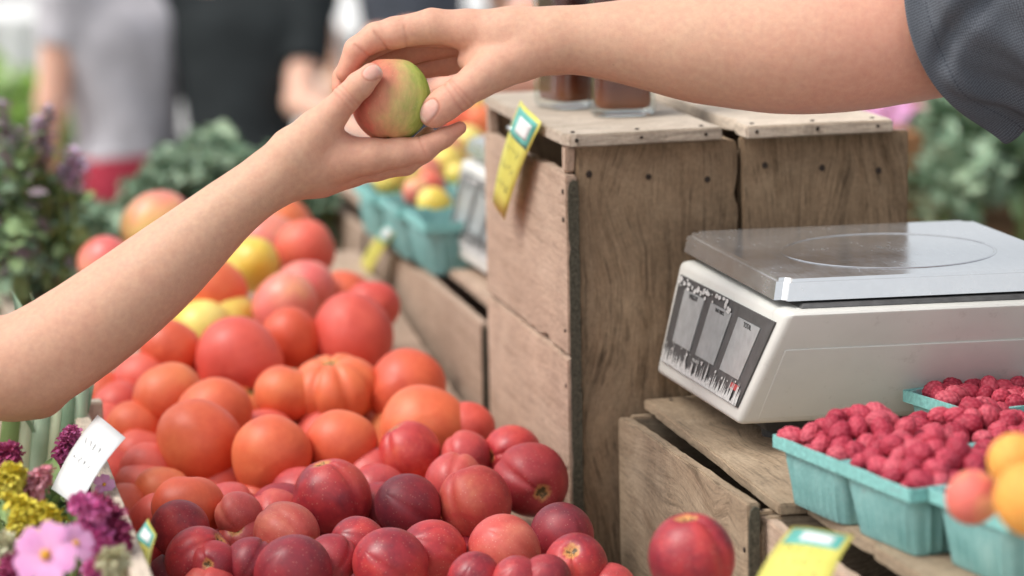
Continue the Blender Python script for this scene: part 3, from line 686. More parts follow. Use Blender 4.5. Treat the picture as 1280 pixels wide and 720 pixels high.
def jar(label, loc, rz):
    j = empty('honey_jar', loc, (0, 0, rz), label, 'jar', 'glass jars on the tall crate')
    R = .036
    vs, fs = loft([sq(R*.80, 0), sq(R*.93, .0015), sq(R, .006), sq(R, .02), sq(R*.97, .075), sq(R, .13), sq(R*.97, .139), sq(R*.86, .150), sq(R*.74, .158, p=2.4), sq(R*.74, .175, p=2)], 48)
    link('glass', pymesh('glass', vs, fs, True), GLASS, j)
    r = R-.0048
    vs, fs = loft([sq(r*.80, .008), sq(r*.96, .010), sq(r, .016), sq(r*.97, .075), sq(r, .13), sq(r*.95, .138)], 48)
    link('contents', pymesh('contents', vs, fs, True), JAM, j)
    vs, fs = loft([sq(R*.78, .168, p=2), sq(R*.80, .169, p=2), sq(R*.80, .184, p=2), sq(R*.76, .187, p=2)], 48)
    link('lid', pymesh('lid', vs, fs, True), LIDM, j)
ja = PZ(786, 146, 1.3635); jar('front glass jar of dark honey at the lid edge', (ja[0]+.000, ja[1]+.03, 1.3635), rad(-8))
jb = PZ(722, 137, 1.3635); jar('glass jar of dark honey left behind the front jar', (jb[0]+.002, jb[1]+.035, 1.3635), rad(20))
# ------------------------------------------------------------------ price tags
TAGM, nt, b = newmat('yellow_card'); v, r, o = objvec(nt); n1 = noise(nt, v, 25, 4)
L(nt, ramp(nt, n1.outputs[0], [(.3, (.58, .53, .09)), (.7, (.68, .63, .14))]), b.inputs['Base Color']); b.inputs['Roughness'].default_value = .45
TEAL = simple('teal_print', (.12, .42, .36), .5, .2, 60, 0); WHITEC = simple('white_card', (.72, .73, .72), .5, .06, 30, .05); PINKP = simple('pale_print', (.66, .52, .52), .5, .2, 80, 0)
CLIP = simple('clip_metal', (.6, .6, .6), .3, .1, 60, 0, .5, .9)
def price_tag(label, q, kind='yellow', flip=1, group='price tags'):
    """q: four world corners TL, TR, BR, BL"""
    q = [np.array(p) for p in q]; cen = sum(q)/4
    t = empty('price_tag', cen, label=label, cat='price tag', group=group)
    def f(u, v): return q[3]*(1-u)*(1-v)+q[2]*u*(1-v)+q[0]*(1-u)*v+q[1]*u*v
    n = np.cross(q[1]-q[0], q[3]-q[0]); n /= np.linalg.norm(n)
    if n@(C0-cen) < 0: n = -n
    def sheet(name, us, vs_, off, mat, par, curl=.0):
        nu = 5; V = []; Fc = []
        for j in range(7):
            for i in range(nu):
                u = us[0]+(us[1]-us[0])*i/(nu-1); v = vs_[0]+(vs_[1]-vs_[0])*j/6
                V.append(f(u, v)+n*(off+.004*math.sin(v*3.1)+.0015*math.sin(u*5))-cen)
        for j in range(6):
            for i in range(nu-1): k = j*nu+i; Fc.append((k, k+1, k+nu+1, k+nu))
        o = link(name, pymesh(name, V, Fc, True), mat, par)
        so_ = o.modifiers.new('s', 'SOLIDIFY'); so_.thickness = .0004; so_.offset = 0
        return o
    card = sheet('card', (0, 1), (0, 1), 0, TAGM if kind == 'yellow' else WHITEC, t)
    if kind == 'yellow':
        sheet('picture', (.08, .92), (.70, .96), .0006, TEAL, t); sheet('picture_field', (.30, .78), (.76, .91), .0010, WHITEC, t)
    # hand-written strokes
    cu = bpy.data.curves.new('handwriting', 'CURVE'); cu.dimensions = '3D'; cu.bevel_depth = .00022
    rr = random.Random(len(label)); rows = 3 if kind == 'yellow' else 2
    for row in range(rows):
        v0 = (.56-.17*row) if kind == 'yellow' else (.62-.22*row)
        for k in range(4):
            u0 = .2+.17*k; pts = []
            for m_ in range(5): pts.append(f(u0+.10*rr.random(), v0+.09*rr.random())+n*.0018*1.0+n*.004*math.sin(v0*3.1)-cen)
            s_ = cu.splines.new('POLY'); s_.points.add(4)
            for p_, w_ in zip(s_.points, pts): p_.co = (*w_, 1)
    cu.materials.append(simple('pen_ink', (.12, .14, .14), .7, .1, 20, 0) if 'pen_ink' not in bpy.data.materials else bpy.data.materials['pen_ink'])
    tmp = bpy.data.objects.new('handwriting_curve', cu); COL.objects.link(tmp); me = bpy.data.meshes.new_from_object(tmp); bpy.data.objects.remove(tmp)
    ho = bpy.data.objects.new('handwriting', me); COL.objects.link(ho); ho.parent = t
    return t, f, n, cen
def clip_on(t, pos, cen, size=.010):
    bm = bmesh.new(); bmesh.ops.create_cube(bm, size=1); bmesh.ops.scale(bm, vec=(size*.35, size*1.3, size), verts=bm.verts)
    bmesh.ops.bevel(bm, geom=bm.edges[:], offset=size*.12, segments=3, affect='EDGES')
    o = link('clip', bmmesh('clip', bm, True), CLIP, t); o.location = Vector(pos)-Vector(cen)
    bm = bmesh.new(); bmesh.ops.create_cone(bm, cap_ends=True, segments=12, radius1=size*.28, radius2=size*.28, depth=size*1.8)
    k = link('clip_spring', bmmesh('clip_spring', bm, True), CLIP, o); k.rotation_euler = (rad(90), 0, 0); k.location = (-size*.3, 0, -size*.4)
xp = X1-.006
T = [PX(651, 125, xp-.002), PX(676, 153, xp-.002), PX(629, 275, xp-.016), PX(616, 250, xp-.016)]
t, f, n, cen = price_tag('yellow price tag clipped to the lid of the tall jar crate', T); clip_on(t, PX(642, 156, xp-.004), cen, .011)
T = [PX(487, 275, X1-.008), PX(498, 284, X1-.008), PX(456, 356, X1-.03), PX(443, 345, X1-.03)]
price_tag('blurred yellow price tag leaning over the back tomatoes', T)
T = [PX(398, 245, X1-.01), PX(412, 252, X1-.01), PX(410, 300, X1-.02), PX(396, 294, X1-.02)]
price_tag('small upright yellow price tag at the far end of the crates', T)
T = [P(990, 659, 2.47), P(1067, 668, 2.41), P(1030, 744, 2.36), P(936, 744, 2.40)]
price_tag('bright yellow price tag on the front crate below the raspberries', T)
T = [P(186, 648, 2.66), P(194, 668, 2.62), P(186, 738, 2.58), P(140, 738, 2.62)]
t, f, n, cen = price_tag('yellow price tag at the left rim beside the flowers', T); clip_on(t, P(176, 697, 2.60), cen, .012)
T = [P(122, 519, 2.86), P(156, 546, 2.80), P(97, 634, 2.74), P(64, 611, 2.80)]
price_tag('white price tag standing at the left rim among flowers', T, 'white')
# ------------------------------------------------------------------ fruit
def fruit_mat(name, stops, blush=None, rough=.34, speck=.0, cavity=None, coat=.15, spec=.45, sss=.08, bn=.10, cavr=.22, mott=0):
    """colour runs with noise and with the height along the fruit's own axis; blush=(colour, amount); cavity=(ring colour, centre colour)"""
    m, nt, b = newmat(name); v, rnd, o = objvec(nt, (1, 1, 1), 5.0)
    n1 = noise(nt, v, 16, 4, .55, .3); n2 = noise(nt, v, 90, 4, .6); sx = N(nt, 'ShaderNodeSeparateXYZ'); L(nt, o, sx.inputs[0])
    f = mth(nt, 'ADD', mth(nt, 'MULTIPLY', n1.outputs[0], .85), mth(nt, 'MULTIPLY', rnd, .32)); f = mth(nt, 'ADD', f, mth(nt, 'MULTIPLY', sx.outputs[0], 2.6)); f = mth(nt, 'SUBTRACT', f, .10)
    if mott:
        nm_ = noise(nt, v, 38, 5, .7, .6); f = mth(nt, 'ADD', f, mth(nt, 'MULTIPLY', mth(nt, 'SUBTRACT', nm_.outputs[0], .5), .55))
    c = ramp(nt, f, stops)
    st = N(nt, 'ShaderNodeVectorMath', operation='MULTIPLY'); L(nt, v, st.inputs[0]); st.inputs[1].default_value = (1, 1, .12)
    n3 = noise(nt, st.outputs[0], 190, 4, .7)
    c = mixc(nt, .30, c, ramp(nt, n3.outputs[0], [(.3, .35), (.7, .65)]), 'OVERLAY')
    c = mixc(nt, .18, c, ramp(nt, n2.outputs[0], [(.3, .3), (.7, .7)]), 'OVERLAY')
    if speck:
        vo = N(nt, 'ShaderNodeTexVoronoi'); vo.inputs['Scale'].default_value = 260; L(nt, v, vo.inputs['Vector'])
        c = mixc(nt, mth(nt, 'MULTIPLY', ramp(nt, vo.outputs['Distance'], [(.09, 1.0), (.2, 0.0)]), speck), c, (.75, .50, .36))
    if cavity:   # around the stem end (+Z): polar angle
        ln = N(nt, 'ShaderNodeVectorMath', operation='NORMALIZE'); L(nt, o, ln.inputs[0]); s2_ = N(nt, 'ShaderNodeSeparateXYZ'); L(nt, ln.outputs[0], s2_.inputs[0])
        a = mth(nt, 'ADD', s2_.outputs[2], mth(nt, 'MULTIPLY', mth(nt, 'SUBTRACT', n3.outputs[0], .5), .10))
        c = mixc(nt, ramp(nt, a, [(1-cavr, 0.0), (1-cavr*.25, .85)]), c, cavity[0]); c = mixc(nt, ramp(nt, a, [(.985, 0.0), (.994, 1.0)]), c, cavity[1])
    # dull bloom on the upper side of the skin
    L(nt, c, b.inputs['Base Color'])
    L(nt, ramp(nt, n1.outputs[0], [(.3, rough-.05), (.7, rough+.12)]), b.inputs['Roughness']); b.inputs['Specular IOR Level'].default_value = spec
    b.inputs['Coat Weight'].default_value = coat; b.inputs['Coat Roughness'].default_value = .3
    b.inputs['Subsurface Weight'].default_value = sss; b.inputs['Subsurface Radius'].default_value = (1, .3, .15); b.inputs['Subsurface Scale'].default_value = .008
    bump(nt, n2.outputs[0], b, bn, .0008); return m
M_TOM = fruit_mat('tomato_skin', [(.25, (.62, .095, .045)), (.5, (.75, .155, .065)), (.72, (.79, .22, .085)), (.95, (.82, .34, .13))], speck=.0, cavity=((.55, .30, .08), (.10, .12, .03)), cavr=.05, sss=.15, rough=.44, coat=.05)
M_TOMR = fruit_mat('red_tomato_skin', [(.25, (.60, .075, .055)), (.5, (.72, .125, .085)), (.75, (.76, .185, .105)), (.95, (.78, .28, .14))], cavity=((.5, .25, .06), (.10, .12, .03)), cavr=.05, sss=.15, rough=.44, coat=.05)
M_YEL = fruit_mat('yellow_tomato_skin', [(.25, (.74, .50, .06)), (.5, (.82, .66, .15)), (.8, (.84, .74, .26))], sss=.12)
M_PIK = fruit_mat('blushed_tomato_skin', [(.25, (.74, .16, .14)), (.45, (.80, .28, .19)), (.6, (.85, .50, .20)), (.8, (.86, .68, .22))], sss=.12)
M_NEC = fruit_mat('nectarine_skin', [(.20, (.14, .018, .030)), (.38, (.29, .024, .036)), (.52, (.46, .038, .044)), (.66, (.56, .065, .055)), (.85, (.62, .13, .08)), (1, (.72, .26, .14))], speck=.34, cavity=((.74, .40, .12), (.10, .06, .02)), cavr=.045, rough=.40, coat=.05, bn=.16, mott=1)
M_NECL = fruit_mat('light_nectarine_skin', [(.22, (.34, .035, .045)), (.42, (.54, .07, .07)), (.66, (.60, .10, .08)), (1.0, (.72, .24, .15))], speck=.36, cavity=((.78, .50, .18), (.10, .06, .02)), cavr=.06, rough=.40, coat=.05, bn=.16, mott=1)
M_NECD = fruit_mat('dark_nectarine_skin', [(.20, (.13, .022, .034)), (.40, (.22, .024, .036)), (.60, (.34, .030, .040)), (.85, (.42, .045, .045))], speck=.26, cavity=((.66, .36, .12), (.10, .06, .02)), cavr=.04, rough=.44, coat=.03, bn=.16, mott=1)
M_APR = fruit_mat('apricot_skin', [(.25, (.78, .27, .045)), (.5, (.84, .36, .07)), (.8, (.86, .48, .12))], rough=.65, coat=0, sss=.15)
M_PCH = fruit_mat('peach_skin', [(.25, (.62, .09, .09)), (.5, (.72, .17, .13)), (.68, (.80, .34, .15)), (.9, (.84, .52, .20))], rough=.65, coat=0, sss=.15)
M_STEM = simple('stem', (.16, .11, .05), .8, .3, 200, .3); M_CALYX = simple('green_calyx', (.10, .17, .04), .7, .3, 120, .3)
def fruit_mesh(kind, seed):
    rr = np.random.RandomState(seed); nu, nv = 56, 36
    th = np.linspace(0.0, math.pi, nv+1)[1:-1]; ph = np.linspace(0, 2*math.pi, nu, endpoint=False)
    T, Ph = np.meshgrid(th, ph, indexing='ij')
    def R(T, Ph):
        r = np.ones_like(T)
        if kind in ('nectarine',):
            r += .02*np.cos(2*T)+rr1[0]*.02*np.cos(Ph*2)*np.sin(T)+.012*np.cos(Ph*3+rr1[1]*6)*np.sin(T)**2
            dphi = (Ph+math.pi) % (2*math.pi)-math.pi
            r -= .10*np.exp(-(dphi/.11)**2)*np.sin(T)**.6*(.55+.45*np.cos(T*.9)); r += .03*np.exp(-((abs(dphi)-.42)/.28)**2)*np.sin(T)
            r -= .20*np.exp(-(T/.24)**2); r += .045*np.exp(-((math.pi-T)/.25)**2)*rr1[2]; r -= .012*np.exp(-((math.pi-T)/.10)**2)
        elif kind == 'tomato':
            r += -.11*np.cos(T)**2+.018*np.cos(Ph*5+rr1[0]*6)*np.sin(T)**2*(.5+.5*np.cos(T))+.030*np.cos(Ph*2+rr1[1]*6)*np.sin(T)+.02*np.cos(Ph*3+rr1[2]*6)*np.sin(T)+.02*np.cos(T+rr1[3]*5)
            r -= .12*np.exp(-(T/.30)**2)*(1+.25*np.cos(Ph*5+rr1[0]*6))
        elif kind == 'ribbed':
            r += -.16*np.cos(T)**2
            lob = np.abs(np.sin(Ph*3.5+.4*np.sin(Ph*2)+rr1[0]*3)); r -= .16*(1-lob)**2.2*np.sin(T)**.5; r -= .22*np.exp(-(T/.34)**2); r += .05*np.cos(Ph+1)*np.sin(T)
        elif kind == 'apple':
            r += .03*np.cos(T)+.015*np.cos(Ph*5+1)*np.exp(-((math.pi-T)/.8)**2)+.012*np.cos(Ph*2)
            r -= .26*np.exp(-(T/.22)**2)+.10*np.exp(-((math.pi-T)/.22)**2)
        else: r += .015*np.cos(Ph*2+rr1[0])*np.sin(T)-.03*np.cos(T)**2
        return r
    rr1 = rr.rand(4)
    r = R(T, Ph); pts = np.stack([r*np.sin(T)*np.cos(Ph), r*np.sin(T)*np.sin(Ph), r*np.cos(T)], -1).reshape(-1, 3)
    top = R(np.array([0.0]), np.array([0.0]))[0]; bot = R(np.array([math.pi]), np.array([0.0]))[0]
    vs = list(pts)+[(0, 0, float(top)), (0, 0, -float(bot))]; fs = []
    for j in range(nv-2):
        for i in range(nu): fs.append((j*nu+i, (j+1)*nu+i, (j+1)*nu+(i+1) % nu, j*nu+(i+1) % nu))
    a = len(vs)-2
    for i in range(nu): fs.append((a, i, (i+1) % nu)); k = (nv-2)*nu; fs.append((a+1, k+(i+1) % nu, k+i))
    return vs, fs
_fm = {}
def fruit(kind, var, mat, px, py, r, d, label, cat, group=None, pole=None, spin=0.0, squash=1.0, name=None, nocal=False):
    key = (kind, var, mat.name, )
    # material space is metric, so each mesh is baked at its nominal radius
    rm = r*d/F; q = round(rm, 4)
    if key not in _fm:
        vs, fs = fruit_mesh(kind, var); _fm[key] = pymesh(kind, [tuple(np.array(v)*.036) for v in vs], fs, True); _fm[key].materials.append(mat)
    o = link(name or cat, _fm[key], None); o.location = Vector(P(px, py, d))
    pl = Vector(camdir(*pole)) if pole is not None else Vector(camdir(random.uniform(-.8, .8), random.uniform(-.2, 1), random.uniform(-1.0, -.1)))
    o.rotation_mode = 'QUATERNION'; o.rotation_quaternion = pl.to_track_quat('Z', 'Y') @ Euler((0, 0, spin)).to_quaternion()
    if kind == 'nectarine':      # turn the seam towards the open side
        z_ = pl.normalized(); x_ = Vector(camdir(math.sin(spin*2.3)*.9, .25, 1)); x_ = (x_-z_*x_.dot(z_)).normalized(); y_ = z_.cross(x_)
        o.rotation_quaternion = Matrix(((x_.x, y_.x, z_.x), (x_.y, y_.y, z_.y), (x_.z, y_.z, z_.z))).to_quaternion()
    k = rm/.036; o.scale = (k, k, k*squash); tag(o, label, cat, group); return o
def hd(px, py):    # depth of the heap under a pixel (a surface rising away from the camera)
    return 2.80+(720-py)*(1.22/430)
HEAPT = 'heirloom tomatoes heaped in the bin'; HEAPN = 'ripe nectarines heaped at the front of the bin'
TOMS = [ # px, py, r, kind, mat, label, pole, doff
 (249, 553, 55, 'tomato', M_TOM, 'large smooth orange red tomato at the left of the front tomato row', (-.2, -.3, -1)),
 (339, 571, 53, 'tomato', M_TOM, 'tall orange red tomato in the middle of the front tomato row', (.1, .2, -1)),
 (427, 560, 49, 'tomato', M_TOM, 'orange tomato right of the middle front tomato, above the dark nectarine', (.3, .4, -1)),
 (417, 488, 58, 'ribbed', M_TOM, 'big ribbed tomato with deep folds in the middle of the heap', (-.1, .95, .25)),
 (358, 492, 40, 'tomato', M_TOM, 'paler tomato tucked behind the left side of the ribbed tomato', (.3, 1, 0)),
 (508, 485, 50, 'tomato', M_TOM, 'round orange red tomato right of the ribbed tomato', (.2, -.3, -1)),
 (530, 534, 56, 'tomato', M_TOM, 'wide orange red tomato just above the dark nectarines near the crate', (0, -.4, -1)),
 (584, 534, 34, 'tomato', M_TOMR, 'red tomato squeezed between the wide tomato and the crate wall', (0, -.4, -1)),
 (268, 521, 50, 'tomato', M_TOM, 'orange tomato peeping over the large smooth one at the left', (0, .3, -1)),
 (212, 497, 45, 'tomato', M_TOM, 'orange tomato at the left end of the second row', (-.5, .3, -1)),
 (299, 449, 55, 'tomato', M_TOMR, 'big shiny red orange tomato left of the ribbed tomato one row behind', (.3, .3, -1)),
 (363, 424, 40, 'tomato', M_TOM, 'smaller orange tomato between the two big ones behind the ribbed tomato', (0, .3, -1)),
 (441, 419, 53, 'tomato', M_TOMR, 'largest red tomato at the back right beside the crates', (0, -.2, -1)),
 (466, 383, 34, 'tomato', M_TOMR, 'red tomato behind the largest red one at the crate wall', (0, .2, -1)),
 (428, 373, 31, 'tomato', M_TOM, 'small orange red tomato left of the one at the crate wall', (0, .2, -1)),
 (357, 383, 43, 'tomato', M_PIK, 'dusky pink red tomato behind the small orange one', (0, .4, -1)),
 (281, 393, 31, 'tomato', M_YEL, 'yellow tomato with a green tinge below the hand giver arm line', (.5, .4, -1)),
 (251, 404, 27, 'tomato', M_YEL, 'small yellow tomato touching the forearm edge', (0, .4, -1)),
 (267, 366, 44, 'tomato', M_TOM, 'orange yellow tomato partly behind the bare forearm', (0, .4, -1)),
 (314, 330, 36, 'tomato', M_YEL, 'round greenish yellow tomato just under the wrist', (.6, .3, -1)),
 (382, 362, 39, 'tomato', M_PIK, 'pink and yellow striped tomato beside the greenish yellow one', (0, .5, -1)),
 (382, 312, 39, 'tomato', M_TOMR, 'dull red brown tomato below the hand at the back', (0, .5, -1)),
 (352, 278, 31, 'tomato', M_TOM, 'bright orange red tomato right under the receiving wrist', (0, .4, -1)),
 (333, 296, 29, 'tomato', M_PIK, 'pinkish tomato between the wrist and the greenish yellow one', (0, .4, -1)),
 (213, 438, 39, 'tomato', M_TOM, 'orange red tomato under the lower edge of the forearm', (0, .4, -1)),
 (172, 468, 29, 'tomato', M_TOMR, 'small red tomato at the left bin wall under the forearm', (0, .4, -1)),
 (131, 329, 36, 'tomato', M_PIK, 'blurred yellow orange tomato at the far left above the forearm', (.7, .4, -1)),
 (195, 282, 46, 'tomato', M_PIK, 'large blurred yellow and pink tomato topmost at the back left', (-.5, .6, -.6)),
 (144, 500, 22, 'tomato', M_TOMR, 'tiny red tomato in the left column beside the pale board', (0, .4, -1)),
 (162, 524, 25, 'tomato', M_TOM, 'small orange red tomato above the white price tag corner', (0, .4, -1)),
 (181, 577, 28, 'tomato', M_TOMR, 'small red tomato left of the large smooth tomato', (0, .4, -1)),
 (198, 609, 30, 'tomato', M_TOM, 'small orange tomato under the large smooth one at the rim', (0, .4, -1)),
 (236, 634, 46, 'tomato', M_TOM, 'flat pale orange tomato lowest at the left above the nectarines', (0, 1, -.2)),
 (190, 640, 26, 'tomato', M_TOMR, 'little red tomato wedged at the rim above the left nectarine', (0, .4, -1)),
]
for i, (x, y, r, kind, mat, lab, pole) in enumerate(TOMS):
    back = r < 33
    if back: y += (43-r)*.75; r = 43 if x > 200 else 38
    if x < 200 and back: x += 6
    fruit(kind, i % 5, mat, x, y, r, hd(x, y)+(.10 if back else 0), lab, 'tomato', HEAPT, pole, i*.9, 1.0 if kind == 'tomato' else .9)
NECS = [
 (225, 662, 38, M_NEC, 'round red nectarine at the left rim beside the yellow tag', (-.3, -.6, -.8), 1),
 (248, 699, 42, M_NEC, 'red nectarine with a deep seam lowest at the left', (.6, .5, .2), 2.2),
 (285, 631, 27, M_NECL, 'small pink red nectarine below the flat orange tomato', (0, .5, -1), 0),
 (299, 645, 31, M_NECL, 'light red nectarine just under the small pink one', (0, .5, -1), 1),
 (309, 669, 28, M_NECL, 'small pale nectarine with a yellow stem end on its left', (-.3, .5, .7), 1),
 (358, 668, 42, M_NECL, 'light red streaked nectarine with its stem end turned right', (.75, -.35, .6), 2),
 (345, 642, 29, M_NECL, 'pale top of a nectarine behind the streaked one', (0, .5, -1), 3),
 (268, 706, 31, M_NECD, 'purple nectarine with a yellow patch at the bottom left', (-.2, .1, 1), 0),
 (312, 704, 33, M_NECD, 'dull purple nectarine between the streaked and the bottom left ones', (.3, .6, -.5), 1),
 (262, 733, 27, M_NECL, 'pale nectarine top cut by the bottom edge at the left', (.3, .6, -.5), 1),
 (367, 716, 49, M_NECD, 'big dark red nectarine at the bottom edge under the streaked one', (.2, -.6, -.8), 1),
 (414, 700, 33, M_NECD, 'purple nectarine squeezed right of the big dark bottom one', (.2, .6, -.5), 2),
 (415, 623, 50, M_NEC, 'large wine red nectarine with a notch on top, highest of the pile at the left', (-.25, .92, .15), -1.2),
 (374, 607, 20, M_NECL, 'small nectarine edge peeping out left of the notched one', (0, .5, -1), 1),
 (349, 627, 21, M_NECD, 'small purple nectarine left of the notched large one', (0, .5, -1), 1),
 (464, 586, 25, M_NECL, 'small red nectarine behind the upper dark nectarine at its left', (0, .5, -1), 1),
 (513, 566, 40, M_NEC, 'glossy dark nectarine topmost of the pile below the wide tomato', (-.5, .8, .1), -1.0),
 (473, 605, 23, M_NECL, 'light small nectarine between the notched one and the dark pair', (0, .5, -1), 1),
 (476, 630, 25, M_NECD, 'shadowed small nectarine in the gap right of the notched one', (0, .5, -1), 1),
 (510, 633, 42, M_NECD, 'dark purple red nectarine left of the one with the double seam', (.6, -.4, -.6), 1),
 (448, 680, 36, M_NEC, 'wine red nectarine centre front below the notched one', (.6, -.4, -.6), 1),
 (488, 706, 48, M_NEC, 'round pink red nectarine at the bottom edge centre', (.6, -.4, -.6), 2),
 (541, 690, 42, M_NEC, 'red nectarine right of the bottom centre one', (.6, -.4, -.6), 3),
 (583, 570, 32, M_NECL, 'pale red nectarine behind the seamed one', (.2, .4, -.9), 2),
 (568, 603, 38, M_NECL, 'soft red nectarine half hidden behind the seamed one at its left', (.2, .4, -.9), 2),
 (594, 628, 47, M_NEC, 'nectarine with a bold double seam curving down its left side', (-.35, .9, -.1), -1.9),
 (640, 566, 36, M_NEC, 'nectarine behind the dark one with a stem hollow at its left', (-.8, -.1, .55), 2),
 (664, 600, 48, M_NECD, 'dark wine nectarine beside the crate with its stem hollow facing out', (.32, -.30, .9), 2.6),
 (702, 669, 41, M_NECD, 'deep red nectarine resting against the tall crate', (-.3, -.6, -.6), 1),
 (630, 688, 46, M_NECL, 'bright coral red nectarine in the middle below the seamed one', (.5, -.6, -.6), 4),
 (720, 708, 42, M_NEC, 'nectarine with an orange stem scar near the bottom right of the pile', (-.15, .55, .8), 2.5),
 (593, 724, 35, M_NEC, 'nectarine top cut by the bottom edge below the coral one', (.1, -.6, -.8), 1),
 (646, 727, 33, M_NECL, 'pale coral nectarine top at the bottom edge', (.1, -.6, -.8), 1),
 (682, 726, 34, M_NECD, 'dull purple nectarine top at the bottom edge', (.1, -.6, -.8), 1),
 (762, 733, 27, M_NECL, 'orange red nectarine top at the bottom edge by the crate', (.1, -.6, -.8), 1),
 (864, 696, 55, M_NEC, 'single large nectarine standing apart in front of the low crate', (-.12, .95, .22), -1.45),
]
for i, (x, y, r, mat, lab, pole, sp) in enumerate(NECS):
    back = r < 31
    if back: y += (39-r)*.8; r = 39
    d = hd(x, y)+(.095 if back else 0)
    if x > 800: d = 2.60
    fruit('nectarine', i % 6, mat, x, y, r, d, lab, 'nectarine', HEAPN, pole, sp+i*.37)
# a sloping board under the heap and the lower layer of fruit that shows in the gaps
pa = P(420, 720, hd(0, 720)); pb = P(300, 300, hd(0, 300))
sl_ = (pb[2]-pa[2])/(pb[1]-pa[1])
t = empty('display_ramp', label='sloping board under the heap of tomatoes and nectarines', cat='board')
ya, yb = 2.27, 4.28; za = pa[2]+sl_*(ya-pa[1])-.115
o = board('ramp_board', t, (.222, 0, -.012), (.705, math.hypot(yb-ya, sl_*(yb-ya)), 0), 1, WOODS)
o.matrix_basis = Matrix.Translation((0, ya, za)) @ Matrix.Rotation(math.atan(sl_), 4, 'X') @ o.matrix_basis
fr = random.Random(11)
UNDER = []
for j in range(20):
    for i in range(7):
        y = 2.40+.071*j; x = .255+.0715*i+(.035 if j % 2 else 0)
        if x > (.62 if y < 3.1 else .58): continue
        UNDER.append((x+fr.uniform(-.008, .008), y+fr.uniform(-.008, .008), j))
KEEP = [32, 33, 34, 35, 36, 37, 38, 39, 40, 43, 44, 45, 47, 48, 49, 54, 55, 56, 57, 58, 59, 60, 61, 62, 64, 65, 66, 69, 70, 71, 72, 73, 74, 75, 76, 78, 79, 80, 81, 82, 83, 84, 85, 86, 87, 88]
for n_, (x, y, j) in enumerate(UNDER):
    kv, rv, sv_ = fr.random(), fr.uniform(.034, .040), [fr.uniform(-1, 1) for _ in range(3)]
    if KEEP is not None and n_ not in KEEP: continue
    z = za+sl_*(y-ya)+rv*.96
    nec = y < 3.02
    mat = (M_NECD if kv < .6 else M_NEC) if nec else (M_TOM if kv < .5 else M_TOMR)
    key = ('nectarine' if nec else 'tomato', n_ % 4, mat.name)
    if key not in _fm:
        vs, fs = fruit_mesh(key[0], n_ % 4); _fm[key] = pymesh(key[0], [tuple(np.array(v)*.036) for v in vs], fs, True); _fm[key].materials.append(mat)
    o = link('nectarine' if nec else 'tomato', _fm[key], None, loc=(x, y, z)); k = rv/.036; o.scale = (k, k, k)
    o.rotation_euler = [3*a for a in sv_]
    tag(o, 'nectarine of the lower layer glimpsed between the ones on top' if nec else 'tomato of the lower layer glimpsed between the ones on top', 'nectarine' if nec else 'tomato', 'lower layer nectarines' if nec else 'lower layer tomatoes')
# the apple in the two hands
M_APPLE, nt, b = newmat('apple_skin'); tc = N(nt, 'ShaderNodeTexCoord'); o_ = tc.outputs['Object']
gd = N(nt, 'ShaderNodeVectorMath', operation='DOT_PRODUCT'); L(nt, o_, gd.inputs[0])
APPLE_DIR = gd
st = N(nt, 'ShaderNodeVectorMath', operation='MULTIPLY'); L(nt, o_, st.inputs[0]); st.inputs[1].default_value = (1, 1, .25)
n1 = noise(nt, st.outputs[0], 120, 5, .7); n2 = noise(nt, o_, 26, 4, .6)
f = mth(nt, 'ADD', mth(nt, 'MULTIPLY', gd.outputs['Value'], 15.0), mth(nt, 'MULTIPLY', n2.outputs[0], .75)); f = mth(nt, 'ADD', f, mth(nt, 'MULTIPLY', n1.outputs[0], .25))
c = ramp(nt, f, [(.02, (.30, .44, .07)), (.26, (.44, .50, .12)), (.44, (.54, .40, .15)), (.66, (.56, .24, .13)), (.95, (.50, .12, .08))])
c = mixc(nt, .6, c, ramp(nt, n1.outputs[0], [(.3, .32), (.7, .66)]), 'OVERLAY')
vo = N(nt, 'ShaderNodeTexVoronoi'); vo.inputs['Scale'].default_value = 190; L(nt, o_, vo.inputs['Vector'])
c = mixc(nt, mth(nt, 'MULTIPLY', ramp(nt, vo.outputs['Distance'], [(.06, 1.0), (.14, 0.0)]), .45), c, (.60, .55, .30))
L(nt, c, b.inputs['Base Color']); b.inputs['Roughness'].default_value = .6; b.inputs['Subsurface Weight'].default_value = .10; b.inputs['Subsurface Scale'].default_value = .006; b.inputs['Specular IOR Level'].default_value = .4
bump(nt, n1.outputs[0], b, .06, .0006)
vs, fs = fruit_mesh('apple', 4)
ap = link('apple', pymesh('apple', [tuple(np.array(v)*.0398) for v in vs], fs, True), M_APPLE, loc=P(488.5, 126, 2.888))
ap.rotation_mode = 'QUATERNION'; ap.rotation_quaternion = Vector(camdir(.04, .98, -.10)).to_track_quat('Z', 'Y'); ap.scale = (.965, .965, 1.035)
tag(ap, 'green and rosy apple passed between the two hands', 'apple')
ld = ap.rotation_quaternion.inverted() @ Vector(camdir(-.9, .12, .25)); gd.inputs[1].default_value = ld
bm = bmesh.new()
prev = None
for k in range(6):
    rr_ = .0013+.0006*(k == 5); zz = .027+.0019*k; ring = [bm.verts.new((rr_*math.cos(a)+.0006*k*k*.12, rr_*math.sin(a), zz)) for a in [2*math.pi*i/8 for i in range(8)]]
    if prev:
        for i in range(8): bm.faces.new((prev[i], prev[(i+1) % 8], ring[(i+1) % 8], ring[i]))
    prev = ring
bm.faces.new(prev); link('stem', bmmesh('stem', bm, True), M_STEM, ap)
